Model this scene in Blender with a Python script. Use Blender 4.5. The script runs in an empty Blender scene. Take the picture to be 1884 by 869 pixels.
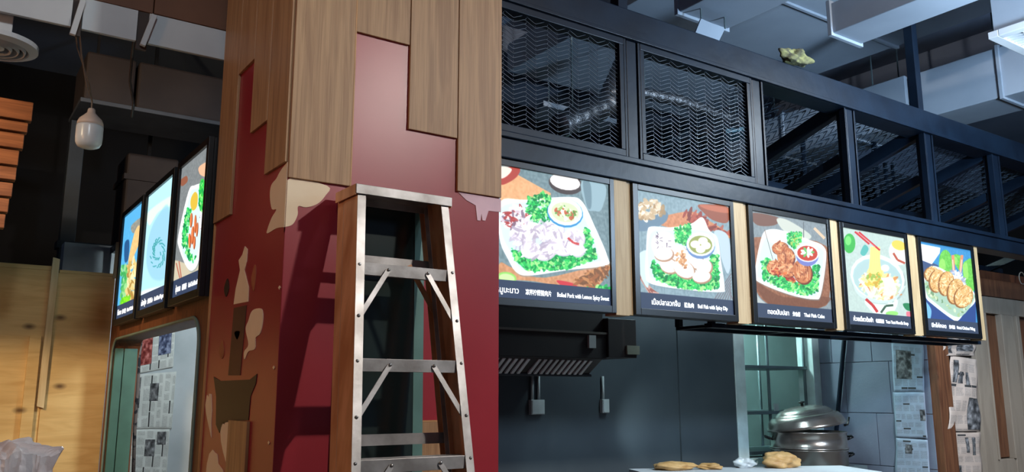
import bpy, bmesh, math, random
import numpy as np
from mathutils import Vector, Matrix, noise as mnoise
random.seed(7)
SC = bpy.context.scene
COL = SC.collection

# ------------------------------------------------------------------ camera, world, lights, exposure
FPX, CX, CY, EYE = 1552.0, 942.0, 434.5, 1.55          # focal length in pixels of the 1884x869 frame
PITCH, YAW = math.atan(290 / FPX), math.radians(34.6)
cam_d = bpy.data.cameras.new('camera'); cam = bpy.data.objects.new('camera', cam_d); COL.objects.link(cam)
cam.location = (0, 0, EYE); cam.rotation_euler = (math.pi/2 + PITCH, 0, -YAW)
cam_d.sensor_fit = 'HORIZONTAL'; cam_d.sensor_width = 36.0; cam_d.lens = FPX / 1884 * 36.0
cam_d.clip_start = 0.05; cam_d.clip_end = 100
SC.camera = cam
W = bpy.data.worlds.new('world'); SC.world = W; W.use_nodes = True
W.node_tree.nodes['Background'].inputs[0].default_value = (0.42, 0.62, 1.0, 1)
W.node_tree.nodes['Background'].inputs[1].default_value = 0.085
SC.view_settings.view_transform = 'Standard'; SC.view_settings.look = 'None'
SC.view_settings.exposure = 0.0; SC.view_settings.gamma = 1.0; SC.view_settings.use_curve_mapping = False

def lamp(name, kind, loc, power, color, size=0.3, target=None, spot=None, blend=0.5):
    d = bpy.data.lights.new(name, kind); d.energy = power; d.color = color
    if kind == 'AREA': d.shape = 'DISK'; d.size = size
    else: d.shadow_soft_size = size
    if kind == 'SPOT': d.spot_size = math.radians(spot); d.spot_blend = blend
    o = bpy.data.objects.new(name, d); COL.objects.link(o); o.location = loc
    if target is not None:
        o.rotation_euler = (Vector(target) - Vector(loc)).to_track_quat('-Z', 'Y').to_euler()
    return o
COOL, WARM = (0.80, 0.92, 1.0), (1.0, 0.60, 0.27)
lamp('hall_lamp', 'AREA', (3.85, -2.2, 4.85), 1080, (1.0, 0.92, 0.85), 0.30, (1.4, 2.8, 2.0))
lamp('ceiling_downlight', 'AREA', (5.75, 1.45, 3.75), 75, COOL, 0.35, (5.4, 2.9, 2.0))
lamp('haze_fill', 'AREA', (5.2, 0.4, 3.0), 190, (0.55, 0.76, 1.0), 0.5, (6.0, 3.2, 5.0))  # added blue fill aimed upwards, stands in for haze around the ducts
lamp('left_hall_lamp', 'SPOT', (-1.3, 3.4, 3.1), 300, (1.0, 0.76, 0.48), 0.15, (0.25, 6.0, 2.35), 90, 0.9)
lamp('left_wall_lamp', 'AREA', (-2.6, 2.2, 2.6), 18, (1.0, 0.49, 0.21), 0.5, (0.9, 3.6, 1.9))
lamp('fascia_fill', 'SPOT', (-0.3, 0.2, 3.9), 100, COOL, 0.15, (0.1, 3.6, 2.7), 60, 0.7)  # added cool spot, brightens the white fascia and the plastic cover
lamp('service_room_lamp', 'POINT', (1.72, 4.9, 2.3), 60, (0.82, 0.97, 1.0), 0.15)
lamp('kitchen_tube', 'AREA', (4.6, 3.9, 2.85), 18, (0.70, 0.92, 1.0), 0.3, (4.8, 4.4, 0))
lamp('wall_band_fill', 'SPOT', (4.30, 4.45, 1.25), 14, (0.78, 0.93, 1.0), 0.03, (4.80, 5.0, 1.30), 70, 1.0)  # added hidden spot that makes the soft light band on the wall
lamp('back_room_lamp', 'POINT', (6.2, 5.8, 2.9), 120, (0.70, 0.97, 0.96), 0.1)

# ------------------------------------------------------------------ pixel -> real plane (measuring the photograph)
def ray(x, y):
    u, v = x - CX, CY - y
    fw = FPX*math.cos(PITCH) - v*math.sin(PITCH); up = v*math.cos(PITCH) + FPX*math.sin(PITCH)
    return (u*math.cos(YAW) + fw*math.sin(YAW), -u*math.sin(YAW) + fw*math.cos(YAW), up)
def on_y(x, y, Y):
    r = ray(x, y); t = Y / r[1]; return (r[0]*t, Y, EYE + r[2]*t)
def on_x(x, y, X):
    r = ray(x, y); t = X / r[0]; return (X, r[1]*t, EYE + r[2]*t)
def on_z(x, y, Z):
    r = ray(x, y); t = (Z - EYE) / r[2]; return (r[0]*t, r[1]*t, Z)

# ------------------------------------------------------------------ materials
def lin(c):
    f = lambda v: v/12.92 if v <= 0.04045 else ((v+0.055)/1.055)**2.4
    return tuple(f(v/255.0) for v in c) + (1.0,)
MATS = {}
def mat(name, c, rough=0.6, metal=0.0, c2=None, scale=6.0, bump=0.0, bscale=30.0, spec=0.5, stretch=(1, 1, 1), coat=0.0, contrast=(0.35, 0.65)):
    if name in MATS: return MATS[name]
    m = bpy.data.materials.new(name); m.use_nodes = True; nt = m.node_tree; N, L = nt.nodes, nt.links
    b = N['Principled BSDF']
    b.inputs['Roughness'].default_value = rough; b.inputs['Metallic'].default_value = metal
    b.inputs['Specular IOR Level'].default_value = spec; b.inputs['Coat Weight'].default_value = coat
    b.inputs['Coat Roughness'].default_value = 0.15
    tc = N.new('ShaderNodeTexCoord'); mp = N.new('ShaderNodeMapping'); mp.inputs['Scale'].default_value = stretch
    L.new(tc.outputs['Object'], mp.inputs['Vector'])
    n = N.new('ShaderNodeTexNoise'); n.inputs['Scale'].default_value = scale; n.inputs['Detail'].default_value = 6
    L.new(mp.outputs['Vector'], n.inputs['Vector'])
    r = N.new('ShaderNodeValToRGB'); r.color_ramp.elements[0].position, r.color_ramp.elements[1].position = contrast
    if c2 is None: c2 = tuple(v*0.88 for v in c)
    r.color_ramp.elements[0].color = lin(c2); r.color_ramp.elements[1].color = lin(c)
    L.new(n.outputs['Fac'], r.inputs['Fac']); L.new(r.outputs['Color'], b.inputs['Base Color'])
    if bump > 0:
        n2 = N.new('ShaderNodeTexNoise'); n2.inputs['Scale'].default_value = bscale; n2.inputs['Detail'].default_value = 4
        L.new(mp.outputs['Vector'], n2.inputs['Vector'])
        bp = N.new('ShaderNodeBump'); bp.inputs['Strength'].default_value = bump; bp.inputs['Distance'].default_value = 0.01
        L.new(n2.outputs['Fac'], bp.inputs['Height']); L.new(bp.outputs['Normal'], b.inputs['Normal'])
    MATS[name] = m
    return m
def wood(name, c, dark, stretch=(14, 14, 1.1), rough=0.5, knots=False, gscale=2.2, fine=0.35, coat=0.0):
    """grain runs along the axis with the small stretch"""
    m = bpy.data.materials.new(name); m.use_nodes = True; nt = m.node_tree; N, L = nt.nodes, nt.links
    b = N['Principled BSDF']; b.inputs['Roughness'].default_value = rough; b.inputs['Coat Weight'].default_value = coat
    tc = N.new('ShaderNodeTexCoord'); mp = N.new('ShaderNodeMapping'); mp.inputs['Scale'].default_value = stretch
    oi = N.new('ShaderNodeObjectInfo'); mul = N.new('ShaderNodeMath'); mul.operation = 'MULTIPLY'; mul.inputs[1].default_value = 37.0
    L.new(oi.outputs['Random'], mul.inputs[0]); L.new(mul.outputs[0], mp.inputs['Location'])
    L.new(tc.outputs['Object'], mp.inputs['Vector'])
    n = N.new('ShaderNodeTexNoise'); n.inputs['Scale'].default_value = gscale; n.inputs['Detail'].default_value = 5; n.inputs['Distortion'].default_value = 1.2
    L.new(mp.outputs['Vector'], n.inputs['Vector'])
    mp2 = N.new('ShaderNodeMapping'); mp2.inputs['Scale'].default_value = tuple(s*9 if s > 2 else s*3 for s in stretch)
    L.new(tc.outputs['Object'], mp2.inputs['Vector'])
    n2 = N.new('ShaderNodeTexNoise'); n2.inputs['Scale'].default_value = gscale; n2.inputs['Detail'].default_value = 2
    L.new(mp2.outputs['Vector'], n2.inputs['Vector'])
    r = N.new('ShaderNodeValToRGB'); r.color_ramp.elements[0].position = 0.36; r.color_ramp.elements[1].position = 0.58
    r.color_ramp.elements[0].color = lin(dark); r.color_ramp.elements[1].color = lin(c)
    L.new(n.outputs['Fac'], r.inputs['Fac'])
    mx = N.new('ShaderNodeMix'); mx.data_type = 'RGBA'; mx.blend_type = 'MULTIPLY'; mx.inputs['Factor'].default_value = fine
    L.new(r.outputs['Color'], mx.inputs['A'])
    r2 = N.new('ShaderNodeValToRGB'); r2.color_ramp.elements[0].position = 0.35; r2.color_ramp.elements[1].position = 0.55
    r2.color_ramp.elements[0].color = (0.35, 0.3, 0.27, 1); r2.color_ramp.elements[1].color = (1, 1, 1, 1)
    L.new(n2.outputs['Fac'], r2.inputs['Fac']); L.new(r2.outputs['Color'], mx.inputs['B'])
    out = mx.outputs['Result']
    if knots:
        v = N.new('ShaderNodeTexVoronoi'); v.voronoi_dimensions = '2D'; v.inputs['Scale'].default_value = 1.0
        mp3 = N.new('ShaderNodeMapping'); mp3.inputs['Rotation'].default_value = (-math.pi/2, 0, 0); mp3.inputs['Scale'].default_value = (2.2, 4.0, 4.0)
        L.new(tc.outputs['Object'], mp3.inputs['Vector']); L.new(mp3.outputs['Vector'], v.inputs['Vector'])
        rk = N.new('ShaderNodeValToRGB'); rk.color_ramp.elements[0].position = 0.02; rk.color_ramp.elements[1].position = 0.10
        rk.color_ramp.elements[0].color = (0.12, 0.07, 0.04, 1); rk.color_ramp.elements[1].color = (1, 1, 1, 1)
        L.new(v.outputs['Distance'], rk.inputs['Fac'])
        mk = N.new('ShaderNodeMix'); mk.data_type = 'RGBA'; mk.blend_type = 'MULTIPLY'; mk.inputs['Factor'].default_value = 0.85
        L.new(out, mk.inputs['A']); L.new(rk.outputs['Color'], mk.inputs['B']); out = mk.outputs['Result']
    L.new(out, b.inputs['Base Color'])
    bp = N.new('ShaderNodeBump'); bp.inputs['Strength'].default_value = 0.15; bp.inputs['Distance'].default_value = 0.003
    L.new(n2.outputs['Fac'], bp.inputs['Height']); L.new(bp.outputs['Normal'], b.inputs['Normal'])
    MATS[name] = m
    return m
def emit(name, c, strength):
    m = bpy.data.materials.new(name); m.use_nodes = True; N = m.node_tree.nodes
    b = N['Principled BSDF']; b.inputs['Base Color'].default_value = lin(c); b.inputs['Emission Color'].default_value = lin(c)
    b.inputs['Emission Strength'].default_value = strength
    MATS[name] = m
    return m

M_red = mat('red_lacquer', (162, 44, 55), 0.34, c2=(152, 38, 48), scale=2, bump=0.02, bscale=4)
M_plank = wood('teak_laminate', (186, 144, 102), (162, 120, 82), (13, 13, 0.7), 0.5, fine=0.25)
M_plank_d = M_plank
M_edge = mat('edge_banding', (205, 150, 95), 0.5)
M_cream = mat("cream_print", (255, 230, 194), 0.55, c2=(250, 222, 184))
M_pink = mat('pink_print', (232, 188, 196), 0.5)
M_dkprint = mat('dark_brown_print', (46, 28, 24), 0.5)
M_brprint = mat('brown_print', (92, 54, 38), 0.55)
M_tanprint = mat('tan_print', (176, 100, 66), 0.55)
M_black = mat('hazed_black_enamel', (15, 28, 43), 0.38, c2=(10, 20, 33), scale=5, bump=0.12, bscale=16, spec=0.25)  # black paint whose navy lift stands in for the bluish haze
M_screenframe = mat('black_plastic', (9, 12, 16), 0.35)
M_alu = mat('scuffed_aluminium', (196, 194, 192), 0.42, 0.55, c2=(150, 146, 142), scale=9, bump=0.06, bscale=60)
M_fibre = mat('orange_fibreglass', (240, 182, 134), 0.5, c2=(204, 140, 92), scale=5, stretch=(3, 3, 0.8))
M_rivet = mat('rivet_steel', (170, 168, 165), 0.3, 0.9)
M_dkwall = mat('dark_kitchen_paint', (66, 75, 80), 0.42, c2=(54, 62, 68), scale=1.6, bump=0.05, bscale=8)
M_bwall = mat('blue_grey_block', (122, 130, 148), 0.7, c2=(110, 118, 136), scale=3, bump=0.1, bscale=50)
M_gwall = mat('pale_green_plaster', (172, 200, 198), 0.8, c2=(156, 184, 182), scale=2)
M_cealing = mat('slab_concrete', (128, 140, 160), 0.9, c2=(112, 124, 146), scale=0.8, bump=0.1, bscale=5)
M_duct = mat('painted_duct', (148, 160, 174), 0.75, c2=(134, 146, 160), scale=1.5)
M_floor = mat('concrete_floor', (96, 92, 88), 0.7, c2=(80, 76, 72), scale=2)
M_dark = mat('near_black', (24, 22, 24), 0.85, c2=(16, 15, 18), scale=1.2)  # plain near-black for far walls and hangers
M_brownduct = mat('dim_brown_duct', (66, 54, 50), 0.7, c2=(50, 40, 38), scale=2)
M_white = mat('white_paint', (204, 210, 214), 0.6, c2=(190, 196, 202), scale=3)
M_ply = wood('pine_plywood', (222, 186, 124), (208, 168, 106), (0.9, 5, 6), 0.65, knots=True, fine=0.06)
M_lightwood = wood('pale_maple', (184, 160, 122), (170, 144, 106), (14, 14, 1.0), 0.6, fine=0.2)
M_brownwall = wood('brown_panel', (128, 74, 42), (100, 54, 30), (12, 12, 0.8), 0.5, fine=0.3)
M_bulk = mat('brown_bulkhead', (116, 78, 56), 0.6, c2=(98, 64, 46), scale=3)
M_greenjamb = mat('green_grey_panel', (72, 112, 100), 0.6)
M_stainless = mat('brushed_stainless', (172, 166, 160), 0.26, 0.85, c2=(146, 140, 134), scale=4, bump=0.03, bscale=40)
M_foil = mat('crinkled_foil', (120, 124, 130), 0.42, 0.9, bump=1.0, bscale=28, scale=12)
M_plastic = mat('clear_plastic', (205, 214, 218), 0.2, spec=0.7)
M_bag = mat('white_plastic_bag', (232, 230, 232), 0.38, c2=(206, 200, 204), scale=9, bump=0.9, bscale=14)
M_paperbag = mat('tan_food_bag', (214, 176, 120), 0.5, c2=(182, 140, 84), scale=14, bump=0.3, bscale=30)
M_plasticfilm = mat('cloudy_film', (196, 196, 192), 0.25, bump=0.4, bscale=18)
M_bluedark = mat('steel_shelf', (112, 128, 132), 0.4, 0.4)
M_yellow = mat('amber_frame', (190, 130, 40), 0.5)
M_foam = mat('yellow_spray_foam', (128, 130, 84), 0.9, c2=(52, 52, 48), scale=20, bump=0.8, bscale=30)
M_bulb = mat('milky_bulb', (225, 232, 240), 0.25)
M_bulbcap = mat('bulb_collar', (214, 196, 186), 0.4)
M_outlet = mat('outlet_plastic', (190, 200, 200), 0.5)
M_mesh = mat('mesh_steel', (64, 78, 92), 0.4, 0.2, c2=(42, 54, 66), scale=12)
M_doorbrown = wood('dark_door_wood', (118, 76, 50), (92, 56, 36), (10, 10, 0.8), 0.5)
M_doorwhite = wood('brownish_white_moulding', (156, 142, 126), (144, 130, 115), (3, 3, 0.6), 0.7, fine=0.05)  # white moulding in a brownish tone with faint grain

def glass_mat():
    m = bpy.data.materials.new('smoked_glass'); m.use_nodes = True; b = m.node_tree.nodes['Principled BSDF']
    b.inputs['Base Color'].default_value = lin((40, 52, 50)); b.inputs['Roughness'].default_value = 0.16
    b.inputs['Specular IOR Level'].default_value = 0.6
    return m
M_glass = glass_mat()
M_glassedge = mat('glass_edge_green', (110, 150, 142), 0.3)

# ------------------------------------------------------------------ mesh builder
class MB:
    def __init__(s): s.v = []; s.f = []
    def box(s, a, b, mtx=None):
        x0, y0, z0 = a; x1, y1, z1 = b; n = len(s.v)
        vs = [(x0,y0,z0),(x1,y0,z0),(x1,y1,z0),(x0,y1,z0),(x0,y0,z1),(x1,y0,z1),(x1,y1,z1),(x0,y1,z1)]
        if mtx: vs = [tuple(mtx @ Vector(v)) for v in vs]
        s.v += vs
        s.f += [tuple(n+i for i in q) for q in ((0,3,2,1),(4,5,6,7),(0,1,5,4),(1,2,6,5),(2,3,7,6),(3,0,4,7))]
        return s
    def hexa(s, bot, top):
        """eight-corner block: four bottom points and the four above them"""
        n = len(s.v); s.v += [tuple(p) for p in bot] + [tuple(p) for p in top]
        s.f += [tuple(n+i for i in q) for q in ((0,3,2,1),(4,5,6,7),(0,1,5,4),(1,2,6,5),(2,3,7,6),(3,0,4,7))]
        return s
    def bar(s, p, q, w, h=None, up=(0, 0, 1)):
        p, q = Vector(p), Vector(q); d = (q-p).normalized(); h = h or w
        u = Vector(up)
        if abs(d.dot(u)) > 0.98: u = Vector((0, 1, 0))
        a = d.cross(u).normalized(); b = a.cross(d).normalized()
        c = [a*(-w/2)+b*(-h/2), a*(w/2)+b*(-h/2), a*(w/2)+b*(h/2), a*(-w/2)+b*(h/2)]
        return s.hexa([p+k for k in c], [q+k for k in c])
    def tube(s, pts, r, k=8, cap=True):
        pts = [Vector(p) for p in pts]; rr = r if isinstance(r, (list, tuple)) else [r]*len(pts)
        n0 = len(s.v); prev = None
        for i, p in enumerate(pts):
            d = (pts[min(i+1, len(pts)-1)] - pts[max(i-1, 0)]).normalized()
            if prev is None:
                u = Vector((0, 0, 1)) if abs(d.z) < 0.9 else Vector((1, 0, 0))
                a = d.cross(u).normalized()
            else: a = (prev - d*prev.dot(d)).normalized()
            prev = a; b = d.cross(a)
            for j in range(k):
                t = 2*math.pi*j/k; s.v.append(tuple(p + (a*math.cos(t)+b*math.sin(t))*rr[i]))
        for i in range(len(pts)-1):
            for j in range(k):
                s.f.append((n0+i*k+j, n0+i*k+(j+1)%k, n0+(i+1)*k+(j+1)%k, n0+(i+1)*k+j))
        if cap:
            s.f.append(tuple(n0+j for j in range(k))[::-1]); m = n0+(len(pts)-1)*k; s.f.append(tuple(m+j for j in range(k)))
        return s
    def lathe(s, prof, c=(0, 0, 0), k=32, mtx=None):
        n0 = len(s.v)
        for r, z in prof:
            for j in range(k):
                t = 2*math.pi*j/k; v = Vector((r*math.cos(t), r*math.sin(t), z))
                if mtx: v = mtx @ v
                s.v.append((v.x+c[0], v.y+c[1], v.z+c[2]))
        for i in range(len(prof)-1):
            for j in range(k):
                s.f.append((n0+i*k+j, n0+i*k+(j+1)%k, n0+(i+1)*k+(j+1)%k, n0+(i+1)*k+j))
        s.f.append(tuple(n0+j for j in range(k))[::-1]); m = n0+(len(prof)-1)*k; s.f.append(tuple(m+j for j in range(k)))
        return s
    def prism(s, pts, off):
        """flat polygon pushed by the vector off"""
        n = len(s.v); k = len(pts); o = Vector(off)
        s.v += [tuple(p) for p in pts] + [tuple(Vector(p)+o) for p in pts]
        s.f.append(tuple(range(n, n+k))); s.f.append(tuple(range(n+2*k-1, n+k-1, -1)))
        for i in range(k): s.f.append((n+i, n+k+i, n+k+(i+1)%k, n+(i+1)%k))
        return s
    def grid(s, fn, nu, nv):
        n = len(s.v)
        for j in range(nv+1):
            for i in range(nu+1): s.v.append(tuple(fn(i/nu, j/nv)))
        for j in range(nv):
            for i in range(nu): a = n+j*(nu+1)+i; s.f.append((a, a+1, a+nu+2, a+nu+1))
        return s
    def build(s, name, m, parent=None, smooth=False, bevel=0.0, uv=None):
        me = bpy.data.meshes.new(name); me.from_pydata(s.v, [], s.f)
        if uv:
            L = me.uv_layers.new(name='UVMap')
            for lp in me.loops: L.data[lp.index].uv = uv(me.vertices[lp.vertex_index].co)
        bm = bmesh.new(); bm.from_mesh(me); bmesh.ops.recalc_face_normals(bm, faces=bm.faces); bm.to_mesh(me); bm.free()
        if smooth: me.polygons.foreach_set('use_smooth', [True]*len(me.polygons))
        me.materials.append(m); o = bpy.data.objects.new(name, me); COL.objects.link(o)
        if parent is not None: o.parent = parent; o.matrix_parent_inverse = Matrix.Translation(parent.location).inverted() if parent.type == 'EMPTY' else Matrix.Identity(4)
        if bevel > 0:
            b = o.modifiers.new('bevel', 'BEVEL'); b.width = bevel; b.segments = 2; b.limit_method = 'ANGLE'
        return o
def tag(o, label=None, cat=None, group=None, kind=None):
    if label: o['label'] = label
    if cat: o['category'] = cat
    if group: o['group'] = group
    if kind: o['kind'] = kind
    return o
def empty(name, loc, label=None, cat=None, group=None, kind=None):
    o = bpy.data.objects.new(name, None); COL.objects.link(o); o.location = loc; o.empty_display_size = 0.05
    return tag(o, label, cat, group, kind)
def block(name, a, b, m, parent=None, bevel=0.0): return MB().box(a, b).build(name, m, parent, bevel=bevel)
def struct(o): o['kind'] = 'structure'; return o
def smooth_loop(pts, n=5):
    out = []; k = len(pts)
    for i in range(k):
        p0, p1, p2, p3 = (np.array(pts[(i+j-1) % k], float) for j in range(4))
        for t in np.linspace(0, 1, n, endpoint=False):
            out.append(tuple(0.5*((2*p1)+(-p0+p2)*t+(2*p0-5*p1+4*p2-p3)*t*t+(-p0+3*p1-3*p2+p3)*t**3)))
    return out

# ================================================================== THE SETTING
struct(block('floor', (-7, -6, -0.1), (14, 11, 0), M_floor))
struct(block('ceiling', (-7, -6, 5.2), (14, 11, 5.35), M_cealing))
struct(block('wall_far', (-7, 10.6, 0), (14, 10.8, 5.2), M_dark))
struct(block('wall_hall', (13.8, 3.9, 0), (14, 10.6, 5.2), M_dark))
# --- kitchen walls
kb = empty('wall_back', (4, 5, 0), kind='structure')
block('panel', (2.0, 5.0, 0), (5.10, 5.15, 3.1), M_dkwall, kb)
block('panel', (5.10, 4.985, 0), (5.776, 5.15, 3.1), M_dkwall, kb)
block('panel', (5.80, 5.0, 0), (6.98, 5.15, 0.90), M_dkwall, kb)
block('panel', (5.80, 5.0, 2.55), (6.98, 5.15, 3.1), M_dkwall, kb)
t = empty('trim_1', (5.8, 5, 0.9), kind='structure')
M_jamb = mat('pale_jamb', (206, 224, 222), 0.6)
block('jamb', (5.775, 4.975, 0.90), (5.905, 5.16, 2.55), M_jamb, t, 0.004)
block('jamb', (6.875, 4.985, 0.90), (6.978, 5.16, 2.55), M_jamb, t, 0.004)
block('sill', (5.905, 4.98, 0.90), (6.875, 5.16, 1.0), M_gwall, t, 0.004)
struct(block('unseen_roof_back', (4.9, 5.15, 3.1), (9.4, 6.35, 3.15), M_gwall)); struct(block('unseen_roof_left', (0.985, 3.72, 2.5), (2.0, 6.36, 2.55), M_dkwall))  # unseen roofs added to keep the two room lamps off the ceiling
struct(block('wall_service', (4.9, 6.25, 0), (9.4, 6.35, 3.1), M_gwall))
# right wall of the kitchen: big blocks with open joints
wr = empty('wall_right', (6.98, 4.4, 0), kind='structure')
block('backing', (7.0, 3.92, 0), (7.1, 5.15, 3.0), M_bwall, wr)
zs = [0.0, 0.45, 0.93, 1.38, 1.83, 2.3, 2.62, 3.0]
for i in range(len(zs)-1):
    off = 0.0 if i % 2 else 0.31
    ys = sorted({3.93, 5.0, 3.93+0.36+off*0.5, 3.93+0.80+off*0.4})
    for a, b in zip(ys[:-1], ys[1:]):
        block('block', (6.98, a+0.0025, zs[i]+0.0025), (7.003, b-0.0025, zs[i+1]-0.0025), M_bwall, wr, 0.002)
# left stall wall (board wall) with the pass-through opening
wl = empty('wall_left', (0.978, 4.9, 0), kind='structure')
YN, YF, OB, OT = 3.675, 6.0, 0.72, 1.885
ON, OF = 3.80, 5.86
block('panel', (0.978, YN, 0), (1.13, YF, OB), M_brownwall, wl)
block('panel', (0.978, YN, 1.93), (1.13, YF, 2.64), M_brownwall, wl)
def corner(y0, z0, sy, r=0.13):
    """wall piece that rounds one upper corner of the opening"""
    pts = [(0.978, y0, z0)] + [(0.978, y0+sy*(r-r*math.sin(a)), z0-r+r*math.cos(a)) for a in np.linspace(0, math.pi/2, 9)]
    return MB().prism(pts, (0.152, 0, 0))
block('panel', (0.978, YN, OB), (1.13, ON, 1.93), M_brownwall, wl)
block('panel', (0.978, OF, OB), (1.13, YF, 1.93), M_brownwall, wl)
block('panel', (0.978, ON, OT), (1.13, OF, 1.93), M_brownwall, wl)
corner(ON, OT, 1).build('corner_panel', M_brownwall, wl); corner(OF, OT, -1).build('corner_panel', M_brownwall, wl)
fr = []
for a in np.linspace(0, math.pi/2, 8): fr.append((0.972, ON+0.13-0.13*math.cos(a), OT-0.13+0.13*math.sin(a)))
for a in np.linspace(math.pi/2, 0, 8): fr.append((0.972, OF-0.13+0.13*math.cos(a), OT-0.13+0.13*math.sin(a)))
MB().tube([(0.972, ON, OB)] + fr + [(0.972, OF, OB)], 0.008, 6).build('edge_strip', mat('pale_green_edge', (120, 140, 128), 0.5), wl)
# far jamb of the opening: two green-grey boards with a dark joint
j = empty('trim_2', (1.05, 5.85, 1.0), kind='structure')
block('jamb_board', (0.985, 5.835, 0.72), (1.035, 5.858, 1.88), M_greenjamb, j, 0.002)
block('jamb_board', (1.040, 5.835, 0.72), (1.118, 5.858, 1.88), M_greenjamb, j, 0.002)
struct(block('wall_service_room', (0.985, 6.28, 0), (2.3, 6.36, 2.5), mat('grey_plaster', (190, 196, 200), 0.8, c2=(160, 168, 172), scale=2)))
struct(block('wall_partition', (1.95, 3.72, 0), (2.0, 6.28, 2.5), M_dkwall))
# door wall right of the stall
dw = empty('wall_front_right', (8.5, 3.95, 0), kind='structure')
block('panel', (7.1, 3.99, 0), (10.5, 4.1, 2.7), M_doorbrown, dw)
block('corner_post', (6.985, 3.86, 0), (7.19, 3.99, 2.55), M_doorbrown, dw, 0.004)
d = empty('door_1', (8.2, 3.95, 0), kind='structure')
block('header', (7.19, 3.90, 2.44), (10.5, 3.99, 2.60), M_doorbrown, d, 0.005)
block('rail', (7.19, 3.915, 2.28), (8.95, 3.99, 2.435), M_doorwhite, d, 0.004)
block('stile', (7.19, 3.912, 0), (7.74, 3.99, 2.28), M_doorwhite, d, 0.004)
block('stile', (7.74, 3.91, 0), (7.95, 3.99, 2.28), M_doorwhite, d, 0.006)
block('door_panel', (7.96, 3.955, 0.98), (8.27, 3.99, 2.27), M_doorbrown, d, 0.006)
block('rail', (7.95, 3.92, 0.80), (8.28, 3.99, 0.97), M_doorwhite, d, 0.006)
block('moulding', (7.95, 3.90, 0.97), (7.975, 3.96, 2.28), M_doorwhite, d, 0.004)
block('moulding', (8.25, 3.90, 0.97), (8.275, 3.96, 2.28), M_doorwhite, d, 0.004)
block('stile', (8.28, 3.91, 0), (8.50, 3.99, 2.28), M_doorwhite, d, 0.006)
block('moulding', (8.52, 3.89, 0), (8.58, 3.99, 2.28), M_doorwhite, d, 0.006)

# ------------------------------------------------------------------ clad column
col = empty('column', (1.42, 3.24, 0), 'square column clad in teak planks over glossy red panels', 'column', kind='structure')
block('red_panel', (0.978, 2.80, 0), (1.868, 3.675, 4.6), M_red, col, 0.002)
PT = 0.012
for a, b, z in ((0.978, 1.209, 2.292), (1.213, 1.437, 2.893), (1.441, 1.658, 2.552), (1.662, 1.871, 2.337)):
    block('plank', (a, 2.80-PT, z), (b, 2.80, 4.6), M_plank, col, 0.0015)
for a, b, z in ((2.80, 3.022, 2.349), (3.026, 3.224, 2.562), (3.228, 3.432, 2.875), (3.436, 3.675, 2.272)):
    block('plank', (0.978-PT, a, z), (0.978, b, 4.6), M_plank, col, 0.0015)
block('plank', (1.441, 2.80-PT, 0), (1.658, 2.80, 1.447), M_plank, col, 0.0015)
block('plank', (0.978-PT, 3.058, 0), (0.978, 3.282, 1.452), M_plank, col, 0.0015)
block('edge_strip', (1.2075, 2.80-PT-0.001, 2.292), (1.2125, 2.80, 4.6), M_edge, col)
block('edge_strip', (0.970, 3.669, 0), (0.979, 3.677, 2.27), M_edge, col)
block('edge_strip', (1.441, 2.80-PT-0.001, 1.447), (1.658, 2.80, 1.453), M_edge, col)
def decal(name, pts, o, s, face, m, sm=True):
    px = [(o[0]+x/s, o[1]+y/s) for x, y in pts]
    if sm: px = smooth_loop(px, 4)
    if face == 'L': w = [on_x(x, y, 0.978) for x, y in px]; off = (-0.0025, 0, 0)
    else: w = [on_y(x, y, 2.80) for x, y in px]; off = (0, -0.0025, 0)
    if face == 'L': w = [(a, max(b, 2.801), c) for a, b, c in w]
    else: w = [(max(a, 0.9785), b, c) for a, b, c in w]
    return MB().prism(w, off).build(name, m, col)
Z4, S4 = (380, 0), 2.0218
decal('cloud_print', [(299,608),(275,640),(262,665),(243,690),(238,730),(245,778),(262,780),(245,810),(230,850),(228,869),(262,850),(292,845),(310,840),(310,610)], Z4, S4, 'L', M_cream)
decal('cloud_print', [(280,668),(448,692),(440,730),(410,760),(370,772),(340,768),(338,800),(320,835),(290,845),(280,845)], Z4, S4, 'F', M_cream)
decal('pig_print', [(935,715),(1094,742),(1094,790),(1048,785),(1036,822),(1025,820),(1022,795),(1018,822),(1006,820),(1000,765),(965,745)], Z4, S4, 'F', M_pink, False)
Z5, S5 = (360, 420), 1.9367
decal('bottle_print', [(177,65),(186,75),(183,120),(175,150),(190,210),(188,262),(137,272),(145,215),(160,150),(155,115),(168,95)], Z5, S5, 'L', M_cream, False)
decal('leaf_print', [(213,130),(216,165),(208,225),(200,180)], Z5, S5, 'L', M_tanprint)
decal('leaf_print', [(115,180),(120,215),(110,245),(103,215)], Z5, S5, 'L', M_dkprint)
decal('leaf_print', [(97,400),(103,440),(95,466),(85,440)], Z5, S5, 'L', M_tanprint)
decal('cloud_print', [(215,288),(238,290),(241,330),(232,375),(215,392),(213,430),(190,440),(176,468),(175,440),(190,415),(180,360),(190,330),(200,300)], Z5, S5, 'L', M_cream)
decal('striped_print', [(138,285),(183,275),(160,525),(118,525)], Z5, S5, 'L', M_brprint, False)
decal('heart_print', [(150,366),(160,372),(150,398),(140,374)], Z5, S5, 'L', M_dkprint)
decal('cauldron_print', [(66,530),(90,545),(195,540),(220,520),(216,555),(197,600),(190,685),(125,687),(98,698),(86,730),(74,700),(75,600)], Z5, S5, 'L', M_dkprint, False)
decal('splash_print', [(42,595),(46,605),(50,590),(57,592),(59,650),(56,700),(57,747),(45,690),(39,660),(36,630)], Z5, S5, 'L', M_cream, False)
decal('splash_print', [(97,694),(104,702),(108,690),(118,692),(118,770),(114,850),(100,800),(92,760),(90,725)], Z5, S5, 'L', M_cream, False)
decal('splash_print', [(62,790),(70,800),(78,806),(82,840),(98,862),(104,900),(36,900),(42,840),(50,805)], Z5, S5, 'L', M_cream, False)
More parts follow.
